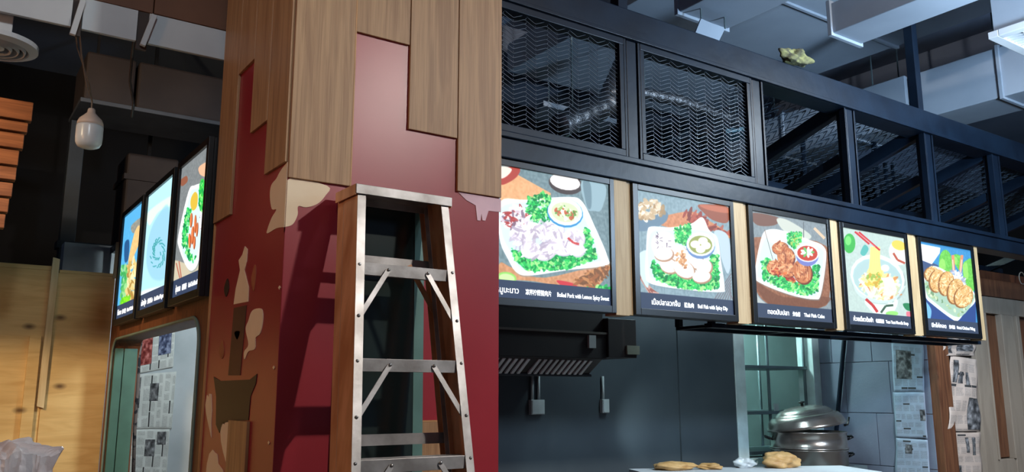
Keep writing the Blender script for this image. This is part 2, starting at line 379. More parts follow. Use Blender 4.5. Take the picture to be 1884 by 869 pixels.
for zx, zy in ((300, 212), (280, 497), (262, 765)):
    decal('chip', [(zx,zy-7),(zx+4,zy),(zx,zy+8),(zx-4,zy)], Z5, S5, 'L', M_cream, False)

# ================================================================== PRINTED PICTURES (computed here, pixel by pixel)
class Canvas:
    def __init__(s, w, h, c): s.w, s.h = w, h; s.a = np.ones((h, w, 3))*np.array(c, float); s.map = None; s.xs = 1.0; s.rs = np.random.RandomState(3)
    def poly(s, c, pts, soft=1.0, sm=True, alpha=1.0, tex=0.0):
        p = [s.map(x, y) for x, y in pts] if s.map else list(pts)
        if sm: p = smooth_loop(p, 5)
        p = np.array(p, float); x0, x1 = int(max(0, p[:,0].min()-3)), int(min(s.w, p[:,0].max()+4)); y0, y1 = int(max(0, p[:,1].min()-3)), int(min(s.h, p[:,1].max()+4))
        if x1 <= x0 or y1 <= y0: return None
        acc = 0
        for dx, dy in ((.25,.25),(.75,.25),(.25,.75),(.75,.75)):
            X, Y = np.meshgrid(np.arange(x0, x1)+dx, np.arange(y0, y1)+dy); ins = np.zeros(X.shape, bool)
            for i in range(len(p)):
                ax, ay = p[i]; bx, by = p[(i+1) % len(p)]
                if ay == by: continue
                c1 = ((ay > Y) != (by > Y)) & (X < (bx-ax)*(Y-ay)/(by-ay)+ax); ins ^= c1
            acc = acc + ins
        m = acc/4.0
        for _ in range(int(soft)):
            q = np.pad(m, 1, mode='edge'); m = (q[1:-1,1:-1]*2+q[:-2,1:-1]+q[2:,1:-1]+q[1:-1,:-2]+q[1:-1,2:])/6
        m = (m*alpha)[..., None]; cc = np.array(c, float)
        if tex: cc = cc + s.noise(y1-y0, x1-x0, 6)[..., None]*tex
        s.a[y0:y1, x0:x1] = s.a[y0:y1, x0:x1]*(1-m) + cc*m
        return m
    def noise(s, h, w, k):
        g = s.rs.rand(h//k+2, w//k+2)*2-1
        yy = np.linspace(0, g.shape[0]-1.001, h); xx = np.linspace(0, g.shape[1]-1.001, w)
        yi, xi = yy.astype(int), xx.astype(int); fy, fx = (yy-yi)[:,None], (xx-xi)[None,:]
        return (g[yi][:,xi]*(1-fy)*(1-fx)+g[yi+1][:,xi]*fy*(1-fx)+g[yi][:,xi+1]*(1-fy)*fx+g[yi+1][:,xi+1]*fy*fx)
    def ell(s, c, cx, cy, rx, ry, rot=0, **k):
        a = math.radians(rot); n = 18
        s.poly(c, [(cx+s.xs*(rx*math.cos(t)*math.cos(a)-ry*math.sin(t)*math.sin(a)), cy+rx*math.cos(t)*math.sin(a)+ry*math.sin(t)*math.cos(a)) for t in np.linspace(0, 2*math.pi, n, endpoint=False)], sm=False, **k)
    def frill(s, pts, cols, n, r, stretch=1.0):
        """curly leaves: many small blots inside a polygon"""
        P = np.array(pts, float); lo, hi = P.min(0), P.max(0); k = 0; tries = 0
        while k < n and tries < n*8:
            tries += 1; x, y = lo + s.rs.rand(2)*(hi-lo); ins = False
            for i in range(len(P)):
                ax, ay = P[i]; bx, by = P[(i+1) % len(P)]
                if (ay > y) != (by > y) and x < (bx-ax)*(y-ay)/(by-ay)+ax: ins = not ins
            if not ins: continue
            k += 1; c = cols[s.rs.randint(len(cols))]; q = r*(0.5+s.rs.rand())
            s.ell(c, x, y, q*stretch, q*0.55, s.rs.rand()*180, soft=0, alpha=0.85)
    def line(s, c, pts, wd, **k):
        for (x0, y0), (x1, y1) in zip(pts[:-1], pts[1:]):
            d = math.hypot(x1-x0, y1-y0) or 1; nx, ny = -(y1-y0)/d*wd/2, (x1-x0)/d*wd/2
            s.poly(c, [(x0+nx,y0+ny),(x1+nx,y1+ny),(x1-nx,y1-ny),(x0-nx,y0-ny)], sm=False, soft=0, **k)
    def finish(s):
        """the slight overexposure bleed of a lit print"""
        hi = np.clip(s.a-212, 0, 80)
        for _ in range(14):
            q = np.pad(hi, ((2,2),(2,2),(0,0)), mode='edge'); hi = (q[2:-2,2:-2]*2+q[:-4,2:-2]+q[4:,2:-2]+q[2:-2,:-4]+q[2:-2,4:])/6
        q = np.pad(s.a, ((1,1),(1,1),(0,0)), mode='edge'); s.a = (q[1:-1,1:-1]*3+q[:-2,1:-1]+q[2:,1:-1]+q[1:-1,:-2]+q[1:-1,2:])/7
        s.a = np.clip(s.a*1.04 + hi*0.45, 0, 255)
    def image(s, name):
        im = bpy.data.images.new(name, s.w, s.h); a = np.ones((s.h, s.w, 4), np.float32)
        a[..., :3] = np.clip(s.a[::-1]/255.0, 0, 1); im.pixels.foreach_set(a.ravel()); im.update(); im.pack(); return im
def picture_mat(name, im, glow=None, rough=0.7):
    m = bpy.data.materials.new(name); m.use_nodes = True; N, L = m.node_tree.nodes, m.node_tree.links
    b = N['Principled BSDF']; b.inputs['Roughness'].default_value = rough
    t = N.new('ShaderNodeTexImage'); t.image = im; t.extension = 'EXTEND'
    if glow:
        b.inputs['Base Color'].default_value = (0.02, 0.02, 0.02, 1)
        L.new(t.outputs['Color'], b.inputs['Emission Color']); b.inputs['Emission Strength'].default_value = glow
        b.inputs['Roughness'].default_value = 0.5; b.inputs['Specular IOR Level'].default_value = 0.15
    else: L.new(t.outputs['Color'], b.inputs['Base Color'])
    return m
G1 = [(26,178,84),(96,222,116),(6,118,60),(176,244,150),(40,206,96),(10,146,74)]
WPORK = [(250,250,252),(232,232,240),(214,210,222),(255,255,255),(240,232,232)]
BAR = (52, 68, 96)
def zp(o, s): return lambda pts: [(o[0]+x/s, o[1]+y/s) for x, y in pts]
def common_plate(c, z, plate, inner):
    c.poly((120,140,150), z([(x+4, y+8) for x, y in plate]), soft=4, alpha=0.5)
    c.poly((252,254,255), z(plate), soft=1); c.poly((214,236,242), z(inner), soft=3)
def art_1(c):
    z = zp((900, 290), 2.896)
    c.poly((118,142,150), z([(40,20),(650,20),(650,720),(40,720)]), sm=False, tex=14)
    for i in range(9): c.line((96,120,130), z([(300+i*40, 40+i*10), (420+i*36, 720)]), 1.0, alpha=0.5)
    c.poly((226,176,128), z([(50,70),(150,90),(330,190),(320,300),(200,240),(60,230)]), sm=False, tex=10)
    c.poly((206,150,110), z([(60,560),(130,590),(300,640),(640,560),(640,600),(560,700),(400,690),(240,660),(60,640)]), tex=16)
    c.poly((176,70,60), z([(60,60),(160,58),(150,100),(100,135),(60,140)]), soft=1); c.poly((235,225,215), z([(60,50),(120,60),(100,95),(62,110)]))
    c.ell((70,60,60), *z([(408,140)])[0], 92/2.9, 56/2.9, 12); c.ell((252,252,252), *z([(405,130)])[0], 82/2.9, 42/2.9, 12)
    c.poly((150,180,192), z([(492,128),(620,150),(600,275),(560,285),(520,268)]), soft=2); c.poly((96,124,138), z([(500,130),(540,140),(545,260),(522,262)]), soft=3, alpha=0.7)
    common_plate(c, z, [(60,235),(200,225),(430,210),(500,240),(560,360),(632,530),(620,575),(420,600),(230,628),(150,615),(100,540),(56,430)], [(80,250),(400,240),(480,260),(590,520),(570,560),(220,600),(160,590),(110,500),(66,400)])
    lp = z([(120,480),(240,540),(500,500),(500,380),(530,380),(575,540),(430,590),(210,605),(140,550)]); c.frill(lp, G1, 760, 3.7)
    c.frill(z([(210,215),(290,185),(330,210),(330,340),(270,360),(200,330),(195,270)]), G1, 330, 3.4)
    c.frill(z([(60,280),(190,260),(220,350),(150,390),(70,350)]), [(250,246,248),(220,214,226),(255,255,255),(130,110,130),(170,60,60)], 120, 4, 1.8)
    for x, y, a, b, r in ((160,400,55,42,-20),(235,380,52,40,10),(330,390,72,52,-12),(215,490,50,46,0),(300,500,60,44,-25),(390,470,66,52,12),(450,430,60,56,0),(470,490,40,38,0)):
        X, Y = z([(x, y)])[0]; c.ell((206,200,214), X+1.5, Y+2, a/2.9, b/2.9, r, soft=2); c.ell((253,252,254), X, Y, a/2.9-1.5, b/2.9-1.5, r, soft=2)
        for k in range(5): c.line((222,216,228), [(X-a/4+k*4, Y-b/5+k), (X-a/6+k*4, Y+b/6)], 1.0, alpha=0.8)
    c.frill(z([(120,380),(200,350),(330,340),(400,400),(500,400),(505,500),(400,510),(260,540),(180,520),(110,430)]), [(255,255,255),(200,190,208),(232,226,238),(180,170,190),(255,252,250)], 240, 3.6, 1.9)
    c.line((196,60,60), z([(420,428),(450,455),(480,462)]), 4, alpha=0.9)
    X, Y = z([(405,292)])[0]; c.ell((60,140,200), X, Y+1, 98/2.9, 78/2.9, 14, soft=1); c.ell((236,248,252), X, Y-1, 93/2.9, 72/2.9, 14, soft=1)
    c.ell((214,226,190), X, Y, 76/2.9, 54/2.9, 12, soft=2); c.frill(z([(335,270),(380,245),(470,290),(470,330),(380,330)]), [(90,150,70),(240,240,230),(255,255,250),(196,90,60),(170,200,120)], 60, 3.2)
    c.ell((150,214,110), *z([(95,640)])[0], 52/2.9, 30/2.9, 10); c.ell((206,238,170), *z([(95,642)])[0], 42/2.9, 22/2.9, 10)
    c.poly((206,60,70), z([(360,655),(440,668),(470,690),(400,690)])); c.frill(z([(530,685),(640,690),(640,705),(530,698)]), G1, 40, 4)
    c.frill(z([(450,660),(560,600),(640,580),(620,620),(540,690)]), [(160,100,60),(200,140,90),(120,80,50)], 90, 4, 2)
def art_2(c):
    z = zp((1140, 330), 3.217); s = 3.217
    c.poly((138,164,176), z([(80,60),(660,60),(680,740),(90,740)]), sm=False, tex=12)
    for i in range(10): c.line((112,140,152), z([(120+i*60, 70), (150+i*60, 740)]), 1.0, alpha=0.5)
    c.poly((206,140,100), z([(230,230),(420,190),(520,240),(650,320),(650,350),(540,300),(380,300),(240,270)]), tex=14)
    c.frill(z([(380,200),(440,190),(560,280),(650,320),(600,330),(420,240)]), [(150,60,50),(180,90,70),(120,50,40)], 60, 4, 2)
    c.poly((110,136,158), z([(98,220),(270,190),(275,250),(180,300),(98,300)]), soft=2)
    c.frill(z([(100,160),(180,118),(250,150),(265,200),(150,240),(100,230)]), [(232,216,190),(200,176,140),(250,244,230),(170,140,100)], 110, 5)
    c.poly((150,84,60), z([(470,150),(640,165),(640,255),(560,245),(500,200)])); c.poly((190,110,80), z([(480,150),(640,168),(640,200),(520,180)]), soft=3)
    c.poly((190,212,222), z([(560,310),(640,330),(660,480),(640,560),(600,460)]), soft=2)
    for i in range(7): c.line((150,90,80) if i % 2 else (200,160,150), z([(100+i*16, 540+i*22), (185+i*8, 680)]), 5); 
    c.poly((206,226,230), z([(100,460),(170,430),(170,640),(120,560)]), soft=3)
    for i in range(8): c.line((120,112,120), z([(560+i*16, 715), (660, 560+i*18)]), 2, alpha=0.8)
    common_plate(c, z, [(165,310),(190,280),(300,285),(420,265),(490,225),(530,300),(580,350),(600,480),(622,640),(600,668),(400,655),(190,620),(155,560),(158,430)], [(180,320),(300,300),(500,300),(570,360),(590,600),(560,650),(380,640),(210,600),(170,540)])
    c.frill(z([(200,480),(260,540),(400,590),(540,590),(540,450),(580,450),(590,640),(500,655),(330,640),(220,590),(190,520)]), G1, 700, 3.4)
    c.frill(z([(330,290),(420,260),(420,330),(400,390),(330,370)]), G1, 240, 3)
    c.ell((252,252,254), *z([(260,385)])[0], 70/s, 75/s, 0)
    for k in range(16): 
        a = k*0.7; X, Y = z([(250+38*math.cos(a), 365+36*math.sin(a*1.3))])[0]; c.line((110,96,116), [(X, Y), (X+6*math.cos(a*2), Y+6*math.sin(a*2))], 1.3)
    for x, y, a, b, r in ((300,500,66,58,0),(350,440,60,50,20),(440,470,70,50,52),(380,530,72,52,35),(500,520,48,52,40),(485,575,58,40,-5),(260,440,60,44,0)):
        X, Y = z([(x, y)])[0]; c.ell((176,140,116), X+1.5, Y+2, a/s, b/s, r, soft=2); c.ell((252,248,246), X, Y, a/s-1.5, b/s-1.5, r, soft=3)
    c.frill(z([(340,430),(380,410),(400,520),(420,560),(330,470)]), [(206,150,100),(230,190,150),(170,110,70)], 45, 3)
    X, Y = z([(480,385)])[0]; c.ell((110,140,190), X, Y+3, 86/s, 78/s, 5); c.ell((232,242,248), X, Y, 84/s, 70/s, 5); c.ell((150,160,90), X, Y+1, 70/s, 55/s, 5, soft=2)
    for dx, dy in ((14,-20),(-32,0),(0,30),(32,8)): c.ell((255,255,250), X+dx/s, Y+dy/s, 28/s, 22/s, 0, soft=2)
def art_3(c):
    z = zp((1360, 370), 3.62); s = 3.62
    c.poly((136,150,158), z([(70,60),(590,120),(610,740),(90,720)]), sm=False, tex=10)
    c.poly((120,84,70), z([(80,80),(260,110),(240,160),(120,160)]), soft=3); c.poly((206,214,206), z([(250,120),(330,130),(480,230),(420,260),(300,200)]), soft=3)
    c.line((96,106,112), z([(430,140),(430,300)]), 1.5); c.line((222,200,170), z([(500,180),(570,250)]), 5)
    c.poly((150,100,72), z([(90,300),(150,240),(580,300),(600,640),(540,710),(380,720),(200,690),(100,560)]), tex=16); c.poly((110,66,44), z([(110,540),(300,640),(600,640),(540,712),(380,722),(200,690)]), alpha=0.7, soft=4)
    c.poly((186,196,196), z([(90,560),(130,640),(190,700),(100,690)]))
    common_plate(c, z, [(150,240),(200,190),(300,200),(470,260),(560,300),(580,380),(545,620),(500,655),(340,625),(140,545),(105,480)], [(170,250),(300,220),(540,310),(565,380),(530,600),(490,640),(340,605),(150,525),(120,470)])
    c.frill(z([(150,400),(200,380),(200,470),(360,540),(440,560),(500,430),(535,430),(520,600),(440,630),(300,590),(160,520)]), G1, 620, 3.1)
    c.frill(z([(325,215),(415,205),(415,270),(370,320),(325,280)]), G1+[(180,200,90)], 180, 2.8)
    c.ell((252,252,252), *z([(250,240)])[0], 66/s, 44/s, 10)
    for x, y, a, b, r in ((270,310,56,42,-10),(310,370,60,70,-15),(240,440,60,50,0),(320,450,48,66,-12),(420,470,64,84,-18)):
        X, Y = z([(x, y)])[0]; c.ell((120,50,30), X+1.5, Y+2, a/s, b/s, r, soft=2); c.ell((196,122,76), X, Y, a/s-1, b/s-1, r, soft=2)
        c.frill([(X+a/s*.85*math.cos(t), Y+b/s*.85*math.sin(t)) for t in np.linspace(0, 6.28, 12)], [(226,156,104),(170,90,50),(240,190,140),(196,112,66),(140,66,36)], 60, 2.4, 1.7)
        for k in range(7): c.line((236,190,150), [(X-a/s*.6+k*a/s*.2, Y-b/s*.5), (X-a/s*.5+k*a/s*.22, Y+b/s*.5)], 0.9, alpha=0.6)
    c.frill(z([(200,430),(280,460),(400,540),(400,560),(220,480)]), [(170,50,30),(226,120,60)], 30, 3)
    X, Y = z([(455,345)])[0]; c.ell((120,130,200), X, Y+5, 76/s, 72/s, 8); c.ell((226,232,240), X, Y, 80/s, 62/s, 8); c.ell((196,60,36), X, Y+1, 68/s, 50/s, 8, soft=1)
    for k in range(9):
        a = k*0.7; c.ell((244,250,240) if k % 3 else (110,190,110), X+28/s*math.cos(a), Y+18/s*math.sin(a)-1, 20/s, 9/s, math.degrees(a), soft=1)
    c.line((110,90,80), z([(170,190),(225,390)]), 1.0)
def art_4(c):
    z = zp((1530, 400), 3.953); s = 3.953
    c.poly((192,214,210), z([(70,80),(545,150),(590,730),(110,700)]), sm=False, tex=6)
    c.ell((60,186,80), *z([(130,190)])[0], 44/s, 72/s, 0); c.ell((120,226,120), *z([(122,170)])[0], 22/s, 34/s, 0, soft=3)
    c.poly((90,186,180), z([(210,260),(240,200),(270,230),(240,280)]))
    X, Y = z([(490,240)])[0]; c.ell((232,240,240), X, Y+5, 70/s, 90/s, -20); c.ell((240,214,90), X, Y-9, 54/s, 34/s, 20, soft=2); c.line((186,84,60), z([(450,260),(480,310),(535,335)]), 4)
    c.poly((226,240,236), z([(250,600),(470,590),(450,690),(350,706),(290,680)]), soft=2)
    X, Y = z([(335,440)])[0]; c.ell((150,172,172), X+2, Y+5, 206/s, 170/s, 22, soft=5, alpha=0.6); c.ell((248,253,253), X, Y, 202/s, 164/s, 22, soft=1); c.ell((180,212,214), X, Y+2, 186/s, 146/s, 22, soft=4)
    c.ell((255,255,255), *z([(390,370)])[0], 30/s, 24/s, 0, soft=3)
    c.frill(z([(240,430),(350,400),(470,470),(480,560),(400,600),(280,570),(220,500)]), [(246,246,226),(230,236,206),(206,214,180),(250,226,150),(214,140,80),(240,240,240)], 260, 4.2, 2.2)
    for k in range(26): x = 285+k*2.6; c.line((240,220,110) if k % 2 else (250,240,170), z([(x, 215), (x-6+k*.3, 330), (x-22+k*1.8, 470)]), 1.2)
    c.frill(z([(250,430),(340,400),(370,440),(350,500),(250,500)]), [(236,206,90),(206,170,60),(240,230,150),(150,190,80)], 60, 4)
    for k in range(18): x = 380+k*5; c.line((244,246,230), z([(x-20, 440), (x+8, 480+k*3), (x-4, 570)]), 1.0)
    c.poly((206,226,226), z([(140,430),(200,540),(330,600),(450,590),(530,500),(530,520),(450,610),(320,622),(190,560)]), soft=2)
    for a in (((170,105),(275,195)),((200,108),(352,240))): c.line((206,40,50), z(a), 3.2)
    c.line((230,120,120), z([(185,105),(320,215)]), 1.2)
    c.line((196,50,50), z([(250,595),(300,640),(335,690)]), 5); c.line((60,90,70), z([(450,640),(395,645),(360,695)]), 4)
    c.ell((150,226,120), *z([(440,700)])[0], 46/s, 18/s, 0); c.poly((30,130,80), z([(520,630),(570,630),(575,680),(540,670)])); c.poly((226,120,140), z([(545,690),(575,690),(575,730),(550,725)]))
def art_5(c):
    z = zp((1670, 420), 4.14); s = 4.14
    c.poly((60,150,210), z([(90,115),(480,185),(525,790),(140,700)]), sm=False, tex=8)
    c.poly((36,70,140), z([(90,480),(330,640),(520,560),(520,720),(135,700)]), sm=False, soft=3); c.poly((120,190,230), z([(130,560),(180,620),(170,700),(135,700)]), soft=4)
    c.poly((60,84,130), z([(100,250),(240,290),(140,320),(110,400)]), soft=3)
    c.poly((250,252,254), z([(92,118),(250,150),(245,190),(185,275),(110,245)]), sm=False, soft=2)
    for a in ([(240,300),(250,200),(290,165),(330,210),(335,320),(280,335)],[(340,230),(360,200),(400,210),(420,260),(400,330)],[(420,290),(450,245),(490,250),(505,480),(440,440)]):
        c.poly((110,206,80), z(a), soft=2, tex=16); c.poly((170,230,120), z([((x+a[0][0])/2, (y+a[0][1])/2) for x, y in a]), soft=4, alpha=0.7)
    for x0, x1 in ((345, 352), (415, 402)): c.line((232,150,110), z([(x0,205),(x1,330)]), 5); c.line((250,210,190), z([(x0-2,240),(x1,340)]), 2.4)
    c.frill(z([(340,330),(410,340),(435,430),(370,400)]), [(240,244,250),(206,214,232),(160,170,200)], 50, 3, 2)
    c.poly((236,250,246), z([(120,380),(180,290),(300,330),(490,470),(515,560),(440,640),(385,705),(340,695),(200,590),(135,520)]), soft=1)
    c.poly((170,206,186), z([(135,400),(200,330),(480,480),(500,560),(385,680),(200,560),(145,500)]), soft=2)
    c.frill(z([(130,400),(160,500),(390,670),(500,560),(480,540),(380,640),(170,480)]), [(170,200,150),(220,232,206),(110,150,110)], 70, 3.4)
    for x, y, a, b, r in ((190,350,60,60,0),(230,400,62,90,8),(300,420,60,96,8),(370,480,64,100,10),(430,520,70,90,24)):
        X, Y = z([(x, y)])[0]; c.ell((150,100,50), X-2, Y+1, a/s, b/s, r, soft=2); c.ell((226,186,120), X, Y, a/s-1, b/s-1, r, soft=2, tex=14)
        c.frill([(X+a/s*.9*math.cos(t), Y+b/s*.9*math.sin(t)) for t in np.linspace(0, 6.28, 12)], [(246,216,160),(228,186,118),(200,150,84),(252,232,190)], 110, 1.9, 1.5)
        c.line((150,100,54), [(X+a/s*.8, Y-b/s*.5), (X+a/s*.95, Y+b/s*.1), (X+a/s*.6, Y+b/s*.75)], 1.2, alpha=0.7)
def art_6(c):
    z = zp((310, 260), 2.9)
    c.poly((128,134,136), z([(60,130),(260,30),(180,800),(20,800)]), sm=False, tex=12)
    c.poly((206,196,170), z([(20,640),(120,660),(190,640),(190,760),(20,760)]), soft=3); 
    c.poly((150,92,70), z([(62,210),(95,185),(100,215),(70,240)])); c.poly((232,186,150), z([(160,140),(205,110),(225,130),(210,185),(170,180)])); c.poly((244,220,60), z([(215,70),(250,50),(245,110),(225,110)]))
    common_plate(c, z, [(105,270),(140,235),(200,220),(236,225),(225,350),(165,620),(130,688),(95,670),(55,570),(52,500)], [(110,290),(150,250),(220,240),(215,340),(155,600),(130,655),(100,640),(68,560)])
    c.frill(z([(100,360),(120,370),(100,500),(110,600),(150,620),(120,650),(70,560),(75,460)]), G1, 200, 4)
    c.poly((70,210,80), z([(165,230),(180,200),(200,240),(195,340),(175,385),(160,330)]), tex=20); c.frill(z([(165,230),(180,200),(200,240),(195,340),(175,385),(160,330)]), G1, 80, 3)
    c.poly((222,190,70), z([(120,300),(140,270),(155,290),(150,350),(128,370),(116,340)]), soft=2)
    for x, y, a, b, r in ((118,420,16,40,10),(140,440,14,50,5),(125,500,18,50,10),(110,530,16,40,0),(135,540,14,36,10),(150,470,12,40,10)):
        X, Y = z([(x, y)])[0]; c.ell((150,66,30), X+1, Y+1, a/2.9, b/2.9, r, soft=2); c.ell((226,130,80), X, Y, a/2.9-1, b/2.9-1, r, soft=2)
    c.frill(z([(170,390),(200,350),(205,400),(180,480),(165,460)]), [(240,232,240),(130,80,110),(250,250,250)], 50, 4, 1.6)
    for a in (((40,650),(60,735)),((55,640),(68,735))): c.line((186,110,90), z(a), 2)
def art_7(c):
    z = zp((200, 360), 3.621)
    c.poly((180,226,236), z([(255,90),(430,0),(380,640),(210,700)]), sm=False, soft=3)
    c.poly((232,250,220), z([(262,110),(420,0),(420,60),(330,110),(270,200)]), soft=10, alpha=0.8); c.poly((226,244,240), z([(215,640),(385,600),(380,650),(212,705)]), soft=8)
    c.poly((150,206,226), z([(270,260),(330,130),(400,80),(400,500),(300,560),(250,450)]), soft=10, alpha=0.7)
    for k in range(46):
        a = k*2.4; r = 18+34*((k*37) % 100)/100; X, Y = z([(325+r*0.95*math.cos(a), 375+r*2.1*math.sin(a))])[0]
        c.line((40,150,150), [(X, Y), (X+4*math.cos(a+1.3), Y+7*math.sin(a+1.3))], 1.8, alpha=0.75)
def art_8(c):
    z = zp((200, 360), 3.621)
    c.poly((90,180,226), z([(90,240),(230,140),(190,790),(60,820)]), sm=False, tex=8)
    c.poly((40,90,140), z([(105,320),(135,300),(130,420),(105,440)]), soft=3); c.poly((150,150,140), z([(150,200),(222,145),(215,230),(160,250)]), tex=20)
    c.poly((232,196,130), z([(170,250),(205,200),(210,290),(160,420),(140,480),(130,430)]), soft=2, tex=16)
    c.frill(z([(120,480),(180,420),(200,480),(185,720),(150,750),(100,680)]), [(232,206,130),(206,170,90),(170,130,60),(246,230,180)], 150, 6, 1.4)
    c.frill(z([(85,480),(120,470),(110,650),(75,740)]), [(110,200,110),(60,170,90),(160,220,150)], 60, 6); c.frill(z([(85,700),(130,670),(145,740),(90,765)]), [(140,230,40),(100,210,30)], 60, 6)

def text_mesh(name, body, size, m, parent, origin, right, up, width=None, ox=0.00035, depth=0.0015):
    cu = bpy.data.curves.new(name, 'FONT'); cu.body = body; cu.size = size; cu.offset = ox; cu.extrude = depth/2; cu.resolution_u = 3
    o = bpy.data.objects.new(name, cu); COL.objects.link(o)
    me = bpy.data.meshes.new_from_object(o.evaluated_get(bpy.context.evaluated_depsgraph_get())); bpy.data.objects.remove(o); bpy.data.curves.remove(cu)
    if len(me.vertices) == 0: return None
    co = np.empty(len(me.vertices)*3); me.vertices.foreach_get('co', co); co = co.reshape(-1, 3)
    x0, x1 = co[:,0].min(), co[:,0].max(); sx = (width/(x1-x0)) if width else 1.0
    R, U = Vector(right), Vector(up); Nn = R.cross(U); O = Vector(origin)
    for v in me.vertices:
        p = v.co.copy(); v.co = O + R*((p.x-x0)*sx) + U*p.y + Nn*p.z
    me.materials.clear(); me.materials.append(m); t = bpy.data.objects.new(name, me); COL.objects.link(t); t.parent = parent
    t.matrix_parent_inverse = Matrix.Translation(parent.location).inverted() if parent.type == 'EMPTY' else Matrix.Identity(4)
    return t
M_cap = emit('lit_lettering', (246, 250, 252), 1.0)
BY = 3.27           # plane of the right-hand lit pictures
def lightbox(side, a, b, z0, z1, art, texts, label, wpx=420):
    """a lit menu picture: frame, back box, glowing sheet, caption; a = left edge as one faces it"""
    w, h = abs(b-a), z1-z0; hp = int(wpx*h/w); c = Canvas(wpx, hp, (150, 160, 165))
    if side == 'R': proj = lambda x, y: (lambda P: ((P[0]-a)/w*wpx, (z1-P[2])/h*hp))(on_y(x, y, BY))
    else: proj = lambda x, y: (lambda P: ((a-P[1])/w*wpx, (z1-P[2])/h*hp))(on_x(x, y, LX))
    c.map = proj; c.rs = np.random.RandomState(abs(hash(label)) % 1000 if False else len(label)*7)
    if side == 'L': c.xs = 0.42
    c.a[:] = {1: (124,146,156), 2: (138,164,176), 3: (136,150,158), 4: (192,214,210), 5: (56,140,204), 6: (128,134,136), 7: (186,228,238), 8: (90,180,226)}[int(art.__name__[-1])]
    art(c); c.map = None; c.finish()
    c.poly(BAR, [(0, hp*0.865), (wpx, hp*0.865), (wpx, hp), (0, hp)], sm=False, soft=0)
    im = c.image('dish_picture'); mt = picture_mat('lit_dish_picture', im, 1.12)
    mc = (a+b)/2
    if side == 'R':
        t = empty('menu_lightbox', (mc, BY+0.05, z0-0.035), label, 'menu board', 'lit menu boards over the serving counters')
        P = lambda u, v, d=0: (a+u*w, BY+d, z0+v*h); R, Nv = (1, 0, 0), (0, -1, 0)
        fm, fb = 0.038, 0.030
        f = MB(); y0, y1 = BY-0.012, BY+0.012
        f.box((a-fm, y0, z0-0.036), (a, y1, z1+0.032)).box((b, y0, z0-0.036), (b+fb, y1, z1+0.032)).box((a, y0, z1), (b, y1, z1+0.032)).box((a, y0, z0-0.036), (b, y1, z0))
        f.build('frame', M_screenframe, t, bevel=0.002)
        block('back_box', (a-fm+0.002, BY+0.013, z0-0.034), (b+fb-0.002, BY+0.09, z1+0.03), M_screenframe, t)
        s = MB(); s.box((a, BY+0.001, z0), (b, BY+0.012, z1))
        s.build('picture', mt, t, uv=lambda co: ((co.x-a)/w, (co.z-z0)/h))
        tz = z0 + h*0.040
        for body, u0, u1, sz in texts:
            text_mesh('caption', body, sz, M_cap, t, (a+u0*w, BY-0.0004, tz), (1, 0, 0), (0, 0, 1), (u1-u0)*w)
    else:
        t = empty('menu_lightbox', (LX+0.05, mc, z0-0.035), label, 'menu board', 'lit menu boards over the serving counters')
        f = MB(); x0, x1 = LX-0.012, LX+0.012
        f.box((x0, a, z0-0.036), (x1, a+0.03, z1+0.032)).box((x0, b-0.036, z0-0.036), (x1, b, z1+0.032)).box((x0, b, z1), (x1, a, z1+0.032)).box((x0, b, z0-0.036), (x1, a, z0))
        f.build('frame', M_screenframe, t, bevel=0.002)
        block('back_box', (LX+0.013, b-0.034, z0-0.034), (0.977, a+0.028, z1+0.03), M_screenframe, t)
        s = MB(); s.box((LX+0.001, b, z0), (LX+0.012, a, z1))
        s.build('picture', mt, t, uv=lambda co: ((a-co.y)/w, (co.z-z0)/h))
        for body, u0, u1, sz in texts:
            text_mesh('caption', body, sz, M_cap, t, (LX-0.0004, a-u0*w, z0+h*0.040), (0, -1, 0), (0, 0, 1), (u1-u0)*w)
    return t
Z0, Z1 = 1.992, 2.632
TH, CN, EN = 0.040, 0.030, 0.031
lightbox('R', 2.150, 2.872, Z0, Z1, art_1, [('หมูมะนาว', .02, .20, TH), ('凉拌柠檬猪肉片', .255, .47, CN), ('Boiled Pork with Lemon Spicy Sweet', .52, .985, EN)], 'lit menu board of boiled pork with lemon, beside the column')
lightbox('R', 3.073, 3.805, Z0, Z1, art_2, [('เนื้อปลาลวกจิ้ม', .12, .41, TH), ('蘸鱼肉', .455, .555, CN), ('Boil Fish with Spicy Dip', .60, .93, EN)], 'lit menu board of boiled fish with spicy dip and mushrooms')
lightbox('R', 4.005, 4.735, Z0, Z1, art_3, [('ทอดมันปลา', .14, .41, TH), ('炸鱼饼', .46, .56, CN), ('Thai Fish Cake', .61, .89, EN)], 'lit menu board of brown fish cakes beside red dipping bowl')
lightbox('R', 4.905, 5.635, Z0, Z1, art_4, [('ก๋วยเตี๋ยวต้มยำ', .08, .38, TH), ('冬阴汤面', .42, .55, CN), ('Tom Yum Noodle Soup', .58, .95, EN)], 'lit menu board of noodles lifted from white bowl by red chopsticks')
lightbox('R', 5.835, 6.545, Z0, Z1, art_5, [('ปีกไก่ทอด', .09, .36, TH), ('炸鸡翅', .42, .53, CN), ('Fried Chicken Wing', .57, .93, EN)], 'lit menu board of fried chicken wing on blue background')
LX = 0.94
lightbox('L', on_x(324, 450, LX)[1], 3.72, Z0, Z1, art_6, [('กุ้งทอด', .12, .30, TH), ('酥炸软虾', .37, .53, CN), ('Fried Crab Meat Roll', .60, .95, EN)], 'lit menu board of fried rolls on lettuce, nearest one left of column', 360)
lightbox('L', on_x(264, 480, LX)[1], on_x(313, 440, LX)[1], Z0, Z1, art_7, [('ผักบุ้ง', .06, .26, TH), ('炒菜心', .32, .52, CN), ('Fried Mixed Vegetable', .58, .97, EN)], 'washed-out pale blue lit menu board between two brighter ones', 300)
